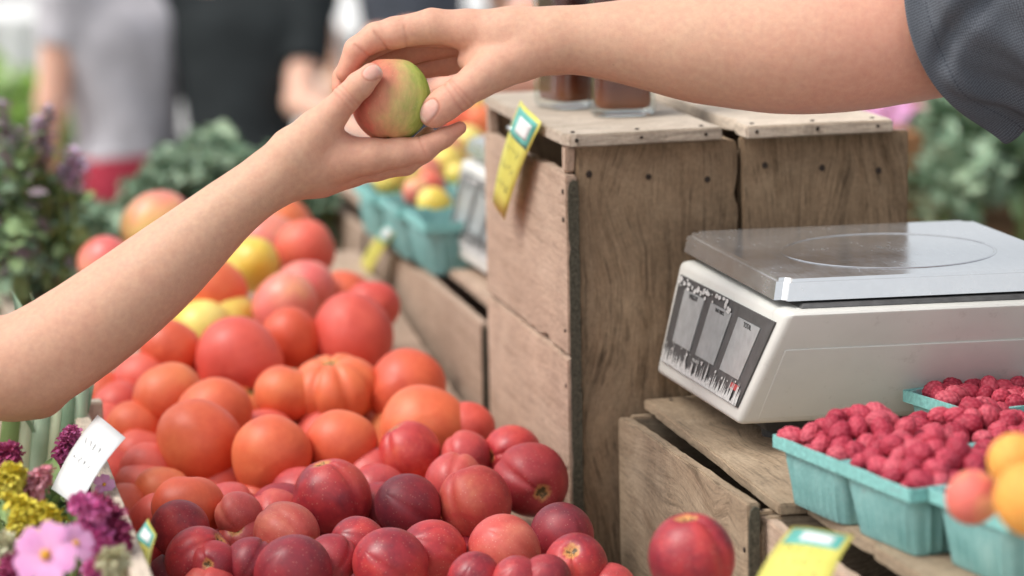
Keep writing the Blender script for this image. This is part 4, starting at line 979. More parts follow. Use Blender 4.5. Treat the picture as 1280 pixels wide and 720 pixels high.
# ------------------------------------------------------------------ pint baskets
M_PULP, nt, b = newmat('teal_pulp'); v, r, o_ = objvec(nt); n1 = noise(nt, v, 30, 5, .65); n2 = noise(nt, v, 500, 3)
c = ramp(nt, n1.outputs[0], [(.3, (.17, .37, .355)), (.55, (.24, .46, .44)), (.75, (.34, .56, .53))]); c = mixc(nt, .2, c, n2.outputs[0], 'OVERLAY'); n4 = noise(nt, v, 34, 4, .7); c = mixc(nt, ramp(nt, n4.outputs[0], [(.63, 0.0), (.74, .45)]), c, (.40, .12, .17)); L(nt, c, b.inputs['Base Color']); b.inputs['Roughness'].default_value = .9; bump(nt, n1.outputs[0], None, .4, .003); bump(nt, n2.outputs[0], b, .7, .0010)
def basket_mesh(wt, wb, h, ribs=9):
    th = .0022; per = []; n = ribs*4
    def loop(w, z, off, rib):
        out = []
        for side in range(4):
            a = side*math.pi/2; ca, sa = math.cos(a), math.sin(a)
            for i in range(n):
                u = -1+2*i/n; y = u*w/2; x = w/2+off
                if rib: x += .0036*rib*max(0, math.sin(i/n*ribs*2*math.pi))**.7*(1 if .04 < i/n < .96 else 0)
                cr = abs(u)**14*.006; x -= cr
                out.append((x*ca-y*sa, x*sa+y*ca, z))
        return out
    rings = [loop(wb, .001, 0, 0), loop(wb+(wt-wb)*.10, .10*h, 0, .9), loop(wb+(wt-wb)*.4, .4*h, 0, 1.0), loop(wb+(wt-wb)*.70, .70*h, 0, 1.0), loop(wb+(wt-wb)*.78, .78*h, 0, .0), loop(wb+(wt-wb)*.86, .86*h, .0015, 0),
             loop(wt, h-.003, .0022, 0), loop(wt, h, .0012, 0), loop(wt, h, -th, 0), loop(wb+(wt-wb)*.5, .5*h, -th, 0), loop(wb, .004, -th, 0)]
    N_ = n*4; vs = []; fs = []
    for q in rings: vs += q
    for k in range(len(rings)-1):
        for i in range(N_): fs.append((k*N_+i, k*N_+(i+1) % N_, (k+1)*N_+(i+1) % N_, (k+1)*N_+i))
    fs.append(tuple(range(N_))[::-1]); fs.append(tuple(range((len(rings)-1)*N_, len(rings)*N_)))
    return vs, fs
BMESH = pymesh('pint_basket', *basket_mesh(.116, .098, .062)); BMESH.materials.append(M_PULP)
for p in BMESH.polygons: p.use_smooth = True
BMESH.set_sharp_from_angle(angle=rad(50))
M_RIM = simple('teal_rim', (.22, .50, .47), .85, .2, 200, .3)
def basket(label, x, y, z, rz, s=1.0):
    me_ = BMESH.copy(); sd = x*31+y*17
    from mathutils import noise as mn
    for v_ in me_.vertices: v_.co += mn.noise_vector(Vector((v_.co.x*22+sd, v_.co.y*22, v_.co.z*22)))*.0028*(.3+v_.co.z/.06)
    o = link('pint_basket', me_, None, loc=(x, y, z), rot=(0, 0, rz)); o.scale = (s, s, s)
    tag(o, label, 'basket', 'teal pint baskets')
    bm = bmesh.new(); W = .060; pr = [(-W, -W), (W, -W), (W, W), (-W, W)]   # the folded rim band
    for (a, c_) in (((-W, -W-.0012, .052), (W, -W+.0008, .0635)), ((-W, W-.0008, .052), (W, W+.0012, .0635)), ((-W-.0012, -W, .052), (-W+.0008, W, .0635)), ((W-.0008, -W, .052), (W+.0012, W, .0635))):
        r_ = bmesh.ops.create_cube(bm, size=1); 
        for v_ in r_['verts']: v_.co = Vector(((a[0]+c_[0])/2+v_.co.x*(c_[0]-a[0]), (a[1]+c_[1])/2+v_.co.y*(c_[1]-a[1]), (a[2]+c_[2])/2+v_.co.z*(c_[2]-a[2])))
    link('rim', bmmesh('rim', bm), M_RIM, o); return o
def raspberry_mesh(seed):
    rr = np.random.RandomState(seed); bm = bmesh.new(); bmesh.ops.create_icosphere(bm, subdivisions=4, radius=1)
    n = 70; i = np.arange(n)+.5; th = np.arccos(1-2*i/n); ph = math.pi*(1+5**.5)*i; C = np.stack([np.sin(th)*np.cos(ph), np.sin(th)*np.sin(ph), np.cos(th)], 1); C += rr.normal(0, .05, C.shape); C /= np.linalg.norm(C, axis=1)[:, None]
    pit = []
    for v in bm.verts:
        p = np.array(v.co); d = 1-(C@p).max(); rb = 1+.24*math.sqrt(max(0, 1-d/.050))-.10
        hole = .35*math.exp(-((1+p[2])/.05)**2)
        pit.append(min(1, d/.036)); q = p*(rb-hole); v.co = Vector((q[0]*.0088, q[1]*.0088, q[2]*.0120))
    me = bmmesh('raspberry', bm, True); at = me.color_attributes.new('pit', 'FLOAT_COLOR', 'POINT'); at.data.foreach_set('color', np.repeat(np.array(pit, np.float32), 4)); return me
M_RASP, nt, b = newmat('raspberry_skin'); v, rnd, o_ = objvec(nt); n1 = noise(nt, v, 130, 3)
c = ramp(nt, mth(nt, 'ADD', mth(nt, 'MULTIPLY', n1.outputs[0], .5), mth(nt, 'MULTIPLY', rnd, .5)), [(.25, (.32, .022, .045)), (.5, (.48, .048, .080)), (.75, (.56, .10, .13))])
pa_ = N(nt, 'ShaderNodeAttribute', attribute_name='pit'); c = mixc(nt, ramp(nt, pa_.outputs['Fac'], [(.35, 0.0), (1.0, .62)]), c, (.20, .010, .028)); c = mixc(nt, ramp(nt, pa_.outputs['Fac'], [(0.0, .16), (.30, 0.0)]), c, (.78, .32, .36))  # crevice shade and pale drupelet highlights are put into the berry colour
L(nt, c, b.inputs['Base Color']); b.inputs['Roughness'].default_value = .6; b.inputs['Subsurface Weight'].default_value = .10; b.inputs['Subsurface Radius'].default_value = (1, .2, .2); b.inputs['Subsurface Scale'].default_value = .004; b.inputs['Specular IOR Level'].default_value = .3
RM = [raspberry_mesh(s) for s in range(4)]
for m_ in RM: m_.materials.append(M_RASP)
def fill_rasp(cx, cy, z, rz, label, n, seed, hump=.036, half=.050):
    rr = random.Random(seed); pts = []; tries = 0
    while len(pts) < n and tries < 9000:
        tries += 1
        u, v_ = rr.uniform(-half, half), rr.uniform(-half, half); e = max(abs(u), abs(v_))/half
        h = z+.054+hump*(1-e**2.2)*rr.uniform(.75, 1.0)+rr.uniform(-.002, .004)
        if rr.random() < .25: h -= .012
        if e > .80: h = max(h, z+.062)
        x = cx+u*math.cos(rz)-v_*math.sin(rz); y = cy+u*math.sin(rz)+v_*math.cos(rz)
        if all((x-a)**2+(y-b_)**2+(h-c_)**2 > .0150**2 for a, b_, c_ in pts): pts.append((x, y, h))
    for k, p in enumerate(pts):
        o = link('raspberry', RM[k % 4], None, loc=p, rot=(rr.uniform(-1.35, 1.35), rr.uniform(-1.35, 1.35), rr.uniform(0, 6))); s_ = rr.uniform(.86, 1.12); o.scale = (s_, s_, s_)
        tag(o, label, 'raspberry', 'raspberries in the teal baskets')
bz = zl+.0003
q1 = PZ(985, 628, bz); q2 = PZ(1069, 665, bz); ab = math.atan2(q2[0]-q1[0], -(q2[1]-q1[1])); 
BA = ab
def bpos(i, j, w=.119):   # i: steps towards the camera, j: steps to the right
    e = np.array([math.sin(BA), -math.cos(BA)]); f_ = np.array([math.cos(BA), math.sin(BA)])
    return q1[:2]+e*(.052+w*i)+f_*(.050+w*j)
NMS = {(0, 0): ('far left raspberry basket next to the scale', 44), (1, 0): ('second raspberry basket, nearer the camera than the far left one', 48), (0, 1): ('raspberry basket right of the far left one, against the scale', 42), (1, 1): ('raspberry basket at the right edge behind the apricots', 42)}
for (i, j), (nm, n) in NMS.items():
    x, y = bpos(i, j); basket('teal pulp pint basket: '+nm if False else 'teal '+nm, x, y, bz, BA)
    fill_rasp(x, y, bz, BA, 'ripe raspberry heaped in the '+nm, n, 31+i*7+j*3, .032-.010*j)
x, y = bpos(-.95, 1.75); basket('teal raspberry basket at the back right touching the scale front', x, y, bz, BA+.05)
fill_rasp(x, y, bz, BA, 'ripe raspberry heaped in the back right basket touching the scale', 34, 77, .008)
b3 = PZ(1200, 740, bz); x, y = bpos(2.02, .04); basket('teal basket with a red peach, blurred near the camera', x+.012, y, bz, BA)
x2, y2 = bpos(2.12, 1.06); basket('teal basket with apricots at the bottom right corner', x2+.004, y2, bz, BA)
def dz_at(px, py, z): return float((PZ(px, py, z)-C0)@fw)
fruit('nectarine', 1, M_PCH, 1216, 622, 35, 2.33, 'blurred red and orange peach in the near teal basket', 'peach', None, (.3, .3, -1), 1)
fruit('plain', 2, M_APR, 1270, 577, 36, 2.30, 'blurred apricot highest at the right edge of the picture', 'apricot', 'apricots', (.3, .3, -1), 1)
fruit('plain', 3, M_APR, 1290, 624, 48, 2.22, 'large blurred apricot cut by the right edge below the other', 'apricot', 'apricots', (.3, .3, -1), 1)
# back baskets with mixed tomatoes
bk = PZ(541, 347, 1.078); x, y = bk[0]+.058, bk[1]+.062
basket('blurred teal basket of yellow and red tomatoes on the back crates', x, y, 1.0785, .02, 1.16)
basket('second blurred teal basket behind the first on the back crates', x-.01, y+.142, 1.0785, .02, 1.16)
basket('third blurred teal basket furthest back on the crates', x-.02, y+.29, 1.0785, .02, 1.16)
bt = [(543, 256, 23, M_YEL, 'pale yellow tomato at the front of the back teal basket'), (537, 232, 20, M_TOMR, 'dark red tomato behind the front yellow one in the back basket'), (520, 240, 18, M_PIK, 'pink tomato left in the back teal basket'),
      (506, 222, 22, M_YEL, 'golden tomato at the left edge of the back basket'), (556, 205, 24, M_YEL, 'yellow tomato heaped high in the back basket'), (532, 212, 20, M_PIK, 'rosy tomato in the middle of the back basket heap'), (572, 218, 16, M_YEL, 'small yellow tomato beside the blurred scale'),
      (585, 178, 22, M_YEL, 'yellow tomato high at the back by the crate'), (575, 150, 24, M_TOM, 'orange tomato high at the back beside the price tag crate'), (600, 152, 22, M_TOM, 'orange red tomato touching the tall crate at the back'), (560, 185, 20, M_PIK, 'pale pink tomato under the fingertips at the back'), (486, 226, 20, M_YEL, 'yellow tomato under the palm at the back'), (590, 128, 18, M_YEL, 'little yellow tomato topmost behind the crate')]
for i, (x_, y_, r_, m_, lab) in enumerate(bt): fruit('tomato', i % 5, m_, x_, y_, r_, 4.10+(256-y_)*.006, lab, 'tomato', 'mixed tomatoes in the back baskets', (.2, .5, -1), i)
# ------------------------------------------------------------------ people
def joinq(parts):
    vs, qs, cs = [], [], []; n = 0
    for v, q, c in parts: vs.append(v); qs.append(q+n); cs.append(c); n += len(v)
    return np.concatenate(vs), np.concatenate(qs), np.concatenate(cs)
def person(label, base, face, H, lean, shirt, legs, hair, arms, fore=None, short=True, sleeve=.55, cat='person', group=None, twist=0.0, neckcut=0.0, hem=-.075, h=.011, tone=(.62, .40, .28)):
    """arms: {'L'/'R': (elbow, wrist)} world points; fore: a finely modelled arm joined to the same body mesh; short: shorts, else long trousers"""
    base = np.array(base, float); s = H/1.75; f = np.array([math.cos(face), math.sin(face), 0.0]); r = np.array([f[1], -f[0], 0.0]); z = np.array([0, 0, 1.0])
    u = z*math.cos(lean)+f*math.sin(lean); fu = f*math.cos(lean)-z*math.sin(lean)
    hip = base+z*.90*s; waist = hip+u*.16*s; chest = hip+u*.38*s; sho = hip+u*.50*s; neck = hip+u*.60*s; head = hip+u*.735*s+fu*.03*s
    rs = r*math.cos(twist)+f*math.sin(twist)
    SH = {'R': sho+rs*.185*s, 'L': sho-rs*.185*s}
    T = [(hip-r*.07*s, hip+r*.07*s, .115*s, .115*s), (hip, waist, .125*s, .105*s), (waist-rs*.03*s, chest-rs*.05*s, .105*s, .125*s), (waist+rs*.03*s, chest+rs*.05*s, .105*s, .125*s), (SH['L'], SH['R'], .058*s, .058*s), (chest-rs*.09*s, SH['L'], .10*s, .055*s), (chest+rs*.09*s, SH['R'], .10*s, .055*s), (sho, neck, .075*s, .056*s)]
    B = list(T)
    B += [(neck, head-u*.02*s, .053*s, .058*s)]
    LG = []
    for k, sg in ((0, -1), (1, 1)):
        hp = hip+r*sg*.09*s-z*.03*s; kn = base+r*sg*.10*s+z*.48*s+f*.02*s; an = base+r*sg*.10*s+z*.08*s; LG += [(hp, kn, .088*s, .056*s), (kn, an, .054*s, .036*s), (an-z*.02*s, an+f*.15*s-z*.045*s, .036*s, .026*s)]
    B += LG
    AR = []; HD = []
    for k, (el, wr) in arms.items():
        if el is None: continue
        el = np.array(el); wr = np.array(wr); A = SH[k]; AR += [(A, el, .052*s, .041*s), (el, wr, .042*s, .026*s)]
        d = (wr-el)/np.linalg.norm(wr-el); sd_ = np.cross(d, z); sd_ = sd_/np.linalg.norm(sd_); pm = wr+d*.05*s
        HD += [(wr, pm, .027*s, .032*s), (pm-sd_*.02*s, pm+sd_*.02*s, .022*s, .022*s)]
        for i in range(4):
            a = pm+sd_*(-.028+.0187*i)*s+d*.015*s; m = a+d*(.050, .058, .055, .045)[i]*s; e = m+(d*.75-z*.55)*(.032, .036, .034, .028)[i]*s; HD += [(a, m, .0105*s, .0095*s), (m, e, .0095*s, .0075*s)]
        tm = wr+d*.02*s; HD += [(tm-sd_*.02*s, tm-sd_*.05*s+d*.03*s, .014*s, .012*s), (tm-sd_*.05*s+d*.03*s, tm-sd_*.05*s+d*.062*s, .0115*s, .009*s)]
    B += AR
    ax = np.stack([r, fu, u])
    def fb(p):
        d = np.full(len(p), 1.0)
        for a, b_, ra, rb in B: d = smin(d, rcone(p, a, b_, ra, rb), .035*s)
        for a, b_, ra, rb in HD: d = smin(d, rcone(p, a, b_, ra, rb), .006*s)
        d = smin(d, ellip(p, head+fu*.005*s, ax, (.074*s, .092*s, .115*s)), .02*s)
        d = smin(d, rcone(p, head+fu*.088*s-u*.002*s, head+fu*.104*s-u*.028*s, .008*s, .013*s), .012*s)
        d = smin(d, rcone(p, head+fu*.078*s-u*.058*s-r*.02*s, head+fu*.078*s-u*.058*s+r*.02*s, .009*s, .009*s), .008*s)
        for sg in (-1, 1):
            d = smin(d, ellip(p, head+r*sg*.075*s-u*.005*s-fu*.005*s, ax, (.010*s, .02*s, .032*s)), .006*s)
            d = np.maximum(d, -rcone(p, head+fu*.100*s+u*.012*s+r*sg*.030*s, head+fu*.101*s+u*.012*s+r*sg*.032*s, .014*s, .014*s)*1.0) if False else d
        return d
    pts = np.array([q for a, b_, ra, rb in B+HD for q in (a-ra, a+ra, b_-rb, b_+rb)]+[head-.14*s, head+.14*s]); 
    v, q = sdf_mesh(fb, pts.min(0)-.03, pts.max(0)+.03, h, 1)
    c = np.ones((len(v), 4)); c[:, :3] = tone
    for sg in (-1, 1):   # eyes and brows
        e = np.exp(-(np.linalg.norm(v-(head+fu*.090*s+u*.010*s+r*sg*.031*s), axis=1)/(.010*s))**4); c[:, :3] = c[:, :3]*(1-e[:, None])+np.array([.10, .07, .06])*e[:, None]
    e = np.exp(-(np.linalg.norm((v-(head+fu*.085*s-u*.058*s))*np.array([1, 1, 1]), axis=1)/(.020*s))**4)*.6; c[:, :3] = c[:, :3]*(1-e[:, None])+np.array([.5, .18, .15])*e[:, None]
    parts = [(v, q, c)]
    if fore is not None: parts.append(fore)
    me = npmesh('person', *joinq(parts)); me.transform(Matrix.Translation(-Vector(base))); me.materials.append(SKIN)
    o = link('person', me, None, loc=base); tag(o, label, cat, group)
    def cloth(name, f_, lo, hi, mat):
        v, q = sdf_mesh(f_, lo, hi, .012, 1); m_ = npmesh(name, v-base, q); m_.materials.append(mat); return link(name, m_, None, o)
    g = .014*s
    def wr_(p): return .004*np.sin(p[:, 0]*31+p[:, 2]*19)*np.sin(p[:, 1]*27+p[:, 2]*11)
    def fs(p):
        d = np.full(len(p), 1.0)
        for a, b_, ra, rb in T[:-1]: d = smin(d, rcone(p, a, b_, ra+g, rb+g*.8), .05*s)
        for k, (el, w_) in arms.items():
            el = SH[k]*.5+base*0+SH[k]*.5 if el is None else np.array(el)
            if np.allclose(el, SH[k]): continue
            A = SH[k]; E = A+(el-A)*sleeve; dd = rcone(p, A, E+(E-A)*.25, .07*s, .064*s); dn = (el-A)/np.linalg.norm(el-A); d = smin(d, np.maximum(dd, (p-E)@dn), .03*s)
        d = np.maximum(d, -((p-(hip+u*hem*s))@u)); d = np.maximum(d, (p-(sho+u*(.052-neckcut)*s))@u)
        return d+wr_(p)
    hi_ = np.max([SH['L'], SH['R'], hip]+[np.array(e[0]) for e in arms.values() if e[0] is not None], 0)+.25*s; lo_ = np.min([SH['L'], SH['R'], hip]+[np.array(e[0]) for e in arms.values() if e[0] is not None], 0)-.25*s
    cloth('shirt', fs, lo_, hi_, shirt)
    def fl(p):
        d = np.full(len(p), 1.0)
        for a, b_, ra, rb in T[:2]: d = smin(d, rcone(p, a, b_, ra+.01*s, rb+.01*s), .04*s)
        for i, (a, b_, ra, rb) in enumerate(LG):
            if i % 3 == 2: continue
            d = smin(d, rcone(p, a, b_, ra+.018*s, rb+.018*s), .03*s)
        d = np.maximum(d, (p-(hip+u*max(.07, hem+.04)*s))@u)
        d = np.maximum(d, -(p[:, 2]-base[2]-(.52 if short else .10)*s)); return d+wr_(p)
    cloth('shorts' if short else 'trousers', fl, base-np.array([.35, .35, 0])*s, hip+np.array([.35, .35, .3])*s, legs)
    def fh(p):
        d = ellip(p, head-fu*.012*s+u*.014*s, ax, (.084*s, .100*s, .118*s)); q_ = p-head
        d = np.maximum(d, (q_@fu)-.045*s+np.maximum(0, -(q_@u))*.9)
        d = np.maximum(d, -(q_@u)-.09*s); return d+.003*np.sin(p[:, 0]*90)*np.sin(p[:, 1]*80)
    cloth('hair', fh, head-.16*s, head+.16*s, hair)
    return o, SH
def cloth_mat(name, a, weave=0, sc=1.0):
    m, nt, b = newmat(name); v, r, o_ = objvec(nt); n1 = noise(nt, v, 14, 4); n2 = noise(nt, v, 700, 2)
    c = ramp(nt, n1.outputs[0], [(.3, tuple(x*.8 for x in a)), (.7, tuple(min(1, x*1.15) for x in a))]); c = mixc(nt, .3, c, n2.outputs[0], 'OVERLAY')
    L(nt, c, b.inputs['Base Color']); b.inputs['Roughness'].default_value = .9; b.inputs['Specular IOR Level'].default_value = .15
    bump(nt, n2.outputs[0], b, .3, .001); return m
C_GREY = cloth_mat('grey_jersey', (.52, .50, .52)); C_BLACK = cloth_mat('black_jersey', (.022, .026, .027)); C_RED = cloth_mat('red_cotton', (.42, .045, .07)); C_NAVY = cloth_mat('dark_denim', (.05, .065, .09))
C_BLUE = cloth_mat('pale_blue_cotton', (.55, .62, .68)); C_SLATE = cloth_mat('slate_cotton', (.085, .095, .115)); C_WHITE = cloth_mat('white_cotton', (.72, .70, .68))
HAIRB = simple('brown_hair', (.06, .035, .02), .6, .4, 200, .3); HAIRD = simple('dark_hair', (.025, .018, .012), .6, .4, 200, .3)
# giver: stands beyond the right edge, right arm stretched across the crates
gs = P(1500, -70, 2.94)
fx = math.pi+rad(8)
gb = gs-np.array([0, 0, 0]); Hg = 1.86; sg_ = Hg/1.75; fG = np.array([math.cos(fx), math.sin(fx), 0]); rG = np.array([fG[1], -fG[0], 0])
lg = rad(6); uG = np.array([0, 0, 1.0])*math.cos(lg)+fG*math.sin(lg); rsG = rG*math.cos(.35)+fG*math.sin(.35)
baseG = gs-rsG*.185*sg_-uG*.50*sg_; zshift = baseG[2]-.90*sg_; baseG[2] = max(0, 0)
sG = (gs-rsG*.185*sg_)[2]/( .90+.50*math.cos(lg)); sg_ = sG; Hg = sG*1.75
baseG = gs-rsG*.185*sg_-uG*.50*sg_; baseG[2] = 0.0
elb = P(1750, 250, 2.80); wrs = P(1640, 500, 2.65)
oG, SHG = person('person in a dark grey woven shirt reaching the apple down from the right', baseG, fx, Hg, lg, C_SLATE, C_NAVY, HAIRD, {'L': (elb, wrs), 'R': (None, None)}, fore=giver, short=False, twist=.35, tone=(.58, .385, .275))
# sleeve of the stretched arm: a real tube of cloth, hem towards the hand
DS = 2.90; SV, SR = wpt(DS)
def sleeve_mesh():
    nr, nt_ = 46, 96; secs = [((1222, 15), (31, 148), (-88, 14), .088), ((1262, 2), (26, 146), (-84, 8), .090), ((1320, -18), (18, 146), (-70, 6), .092), ((1400, -45), (10, 146), (-46, 4), .094), ((1490, -72), (5, 140), (-25, 2), .092), ((1560, -90), (0, 120), (-10, 0), .080)]
    K = np.array([[*a, *b_, *c_, d_] for a, b_, c_, d_ in secs], float); vs, fs, uv = [], [], []
    for i in range(nr):
        t = i/(nr-1)*(len(K)-1); k = min(int(t), len(K)-2); w_ = t-k; w_ = w_*w_*(3-2*w_)*.4+w_*.6; q = K[k]*(1-w_)+K[k+1]*w_; s_ = i/(nr-1)
        for j in range(nt_):
            th = 2*math.pi*j/nt_; ca, sa = math.cos(th), math.sin(th)
            pk = 1+.20*math.exp(-(min(th, 2*math.pi-th)/.22))-.07; ca *= pk
            x = q[0]+q[2]*ca+q[4]*sa; y = q[1]+q[3]*ca+q[5]*sa; dz = -q[6]*sa
            # folds run diagonally up from the hem
            a = th*2.0-s_*9.0; fold = .0075*math.sin(a*1.5)*math.exp(-((s_-.30)/.26)**2)+.004*math.sin(th*5+s_*22+1)*min(1, s_*6)+.0016*math.sin(th*11+s_*40)
            deep = -.016*math.exp(-((th-1.0-s_*1.6)/.12)**2)*min(1, s_*9)*math.exp(-((s_-.25)/.3)**2)
            hem = -.0012*math.exp(-((i-6)/.8)**2)
            n_ = (RC*(-0.2*ca)+UC*(-ca)*1.0-fw*sa); n_ = n_/np.linalg.norm(n_)
            vs.append(SV(x, y, dz)+n_*(fold*min(1, i/5)+deep+hem))
            uv.append((j/nt_, s_))
    for i in range(nr-1):
        for j in range(nt_): fs.append((i*nt_+j, i*nt_+(j+1) % nt_, (i+1)*nt_+(j+1) % nt_, (i+1)*nt_+j))
    me = pymesh('sleeve', [v-baseG for v in vs], fs, True); ul = me.uv_layers.new(name='UVMap')
    for p_ in me.polygons:
        for li, vi in zip(p_.loop_indices, p_.vertices):
            a, b_ = uv[vi]
            if p_.vertices[1] % nt_ == 0 and vi % nt_ == 0 and p_.vertices[0] % nt_ == nt_-1: a = 1.0
            ul.data[li].uv = (a, b_)
    return me
m, nt, b = newmat('grey_waffle_weave'); uvn = N(nt, 'ShaderNodeTexCoord'); mp = N(nt, 'ShaderNodeVectorMath', operation='MULTIPLY'); L(nt, uvn.outputs['UV'], mp.inputs[0]); mp.inputs[1].default_value = (250, 150, 1)
ck = N(nt, 'ShaderNodeTexVoronoi'); ck.voronoi_dimensions = '2D'; ck.inputs['Scale'].default_value = 1; ck.inputs['Randomness'].default_value = .25; L(nt, mp.outputs[0], ck.inputs['Vector'])
n1 = noise(nt, uvn.outputs['Object'], 9, 4)
c = ramp(nt, ck.outputs['Distance'], [(.15, (.150, .160, .180)), (.5, (.072, .079, .092))]); c = mixc(nt, .4, c, ramp(nt, n1.outputs[0], [(.3, .38), (.7, .62)]), 'OVERLAY')
sy = N(nt, 'ShaderNodeSeparateXYZ'); L(nt, uvn.outputs['UV'], sy.inputs[0])
d_ = mth(nt, 'ABSOLUTE', mth(nt, 'SUBTRACT', sy.outputs[1], .118)); stl = mth(nt, 'LESS_THAN', d_, .0035); dash = mth(nt, 'GREATER_THAN', mth(nt, 'SINE', mth(nt, 'MULTIPLY', sy.outputs[0], 900.0)), -.1)
c = mixc(nt, mth(nt, 'MULTIPLY', mth(nt, 'MULTIPLY', stl, dash), .55), c, (.03, .034, .045))
L(nt, c, b.inputs['Base Color']); b.inputs['Roughness'].default_value = .85; b.inputs['Specular IOR Level'].default_value = .2; bump(nt, ck.outputs['Distance'], b, -.6, .0010)
sv = link('sleeve', sleeve_mesh(), m, oG); md = sv.modifiers.new('thick', 'SOLIDIFY'); md.thickness = .0022; md.offset = 0; md2 = sv.modifiers.new('sub', 'SUBSURF'); md2.levels = 1; md2.render_levels = 1
# receiver: stands beyond the left edge, arm reaching up to the apple
rsh = P(-430, 190, 2.98)
fR = rad(4); fRv = np.array([math.cos(fR), math.sin(fR), 0]); rRv = np.array([fRv[1], -fRv[0], 0]); lr = rad(8); uR = np.array([0, 0, 1.0])*math.cos(lr)+fRv*math.sin(lr); rsR = rRv*math.cos(.3)+fRv*math.sin(.3)
sR = rsh[2]/(.90+.50*math.cos(lr)); baseR = rsh-rsR*.185*sR-uR*.50*sR; baseR[2] = 0
elb = baseR+fRv*.10*sR-rRv*.27*sR+np.array([0, 0, 1.02*sR]); wrs = elb+fRv*.22*sR-np.array([0, 0, .02])
oR, SHR = person('person with a bare forearm reaching up from the left to take the apple', baseR, fR, sR*1.75, lr, C_WHITE, C_NAVY, HAIRB, {'L': (elb, wrs), 'R': (None, None)}, fore=receiver, short=False, twist=.3, tone=(.57, .385, .275))
# background people, seen from behind and the side
def standing(px, py_waist, d, H):      # ground point under a pixel column
    p = P(px, py_waist, d); return np.array([p[0], p[1], 0])
b1 = standing(306, 150, 7.2, 1.6); fa = rad(74); f_ = np.array([math.cos(fa), math.sin(fa), 0]); r_ = np.array([f_[1], -f_[0], 0])
person('person with a black T-shirt bending forward, back to us', b1-f_*.10, fa, 1.53, rad(20), C_BLACK, C_NAVY, HAIRD, {'L': (b1+f_*.16-r_*.25+np.array([0, 0, .84]), b1+f_*.34-r_*.24+np.array([0, 0, .76])), 'R': (P(376, 128, 7.05), P(430, 152, 6.95))}, neckcut=.04, tone=(.74, .50, .39), sleeve=.66)
b2 = standing(160, 150, 7.2, 1.6); fa = rad(120); f_ = np.array([math.cos(fa), math.sin(fa), 0]); r_ = np.array([f_[1], -f_[0], 0])
person('person in a pale grey T-shirt and red shorts at the back left', b2, fa, 1.53, rad(2), C_GREY, C_RED, HAIRB, {'L': (b2+f_*.02-r_*.20+np.array([0, 0, .98]), b2+f_*.12-r_*.18+np.array([0, 0, .78])), 'R': (b2+f_*-.02+r_*.26+np.array([0, 0, .97]), b2-f_*.02+r_*.20+np.array([0, 0, .76]))}, tone=(.74, .47, .36), sleeve=.45, hem=.055)
b3 = standing(655, 150, 5.2, 1.7); b3 = b3+np.array([.02, .12, 0]); fa = math.pi+rad(14); f_ = np.array([math.cos(fa), math.sin(fa), 0]); r_ = np.array([f_[1], -f_[0], 0])
e1 = P(692, 104, 5.1); w1 = P(590, 110, 5.0)
person('person in a pale blue shirt behind the glass jars, forearm stretched out', b3+np.array([.28, .05, 0]), fa, 1.72, rad(8), C_BLUE, C_NAVY, HAIRB, {'L': (e1, w1), 'R': (e1+np.array([-.02, .36, .02]), w1+np.array([0, .36, .05]))}, tone=(.70, .40, .30))
b4 = standing(515, 20, 8.5, 1.7); fa = rad(250)
person('distant person in slate grey seen above the giving hand', b4, fa, 1.7, rad(2), C_SLATE, C_SLATE, HAIRD, {'L': (b4+np.array([.26, 0, 1.08]), b4+np.array([.26, -.15, .9])), 'R': (b4+np.array([-.26, 0, 1.08]), b4+np.array([-.26, -.15, .9]))}, short=False, h=.014)
# ------------------------------------------------------------------ plants
def leaf_mat(name, a, b_, rough=.6, var=.35):
    m, nt, b = newmat(name); v, r, o_ = objvec(nt); n1 = noise(nt, v, 25, 4)
    c = ramp(nt, n1.outputs[0], [(.3, a), (.7, b_)]); L(nt, c, b.inputs['Base Color']); b.inputs['Roughness'].default_value = rough
    b.inputs['Subsurface Weight'].default_value = .1; b.inputs['Subsurface Scale'].default_value = .004; b.inputs['Specular IOR Level'].default_value = .3; return m
LK1 = leaf_mat('kale_leaf', (.24, .35, .23), (.38, .49, .35)); LK2 = leaf_mat('kale_leaf_dark', (.14, .23, .14), (.24, .34, .22)); LK3 = leaf_mat('kale_leaf_pale', (.34, .46, .30), (.46, .56, .40))
LB1 = leaf_mat('herb_leaf', (.18, .28, .12), (.30, .42, .20)); LB2 = leaf_mat('herb_leaf_light', (.26, .40, .14), (.40, .54, .24)); LP = leaf_mat('purple_leaf', (.17, .13, .14), (.30, .24, .27)); LLIME = leaf_mat('lime_leaf', (.34, .52, .10), (.48, .66, .20))
STEMG = leaf_mat('green_stem', (.14, .22, .07), (.24, .33, .12)); STEMP = leaf_mat('pale_stem', (.45, .52, .33), (.6, .66, .48))
def leaf_geo(L_, W_, ruff, rr, nu=9, nv=5):
    vs, fs = [], []; ph = rr.uniform(0, 6); cur = rr.uniform(.2, .9)
    for i in range(nu):
        t = i/(nu-1); w_ = W_*math.sin(math.pi*min(1, t*.93+.07))**.7*(1-.15*t)
        for j in range(nv):
            s_ = -1+2*j/(nv-1); x = s_*w_; y = t*L_; z = -cur*L_*t*t*.6+abs(s_)*W_*.25+ruff*W_*math.sin(t*17+ph+s_*2)*abs(s_)**1.5
            vs.append((x, y, z))
    for i in range(nu-1):
        for j in range(nv-1): k = i*nv+j; fs.append((k, k+1, k+nv+1, k+nv))
    return vs, fs
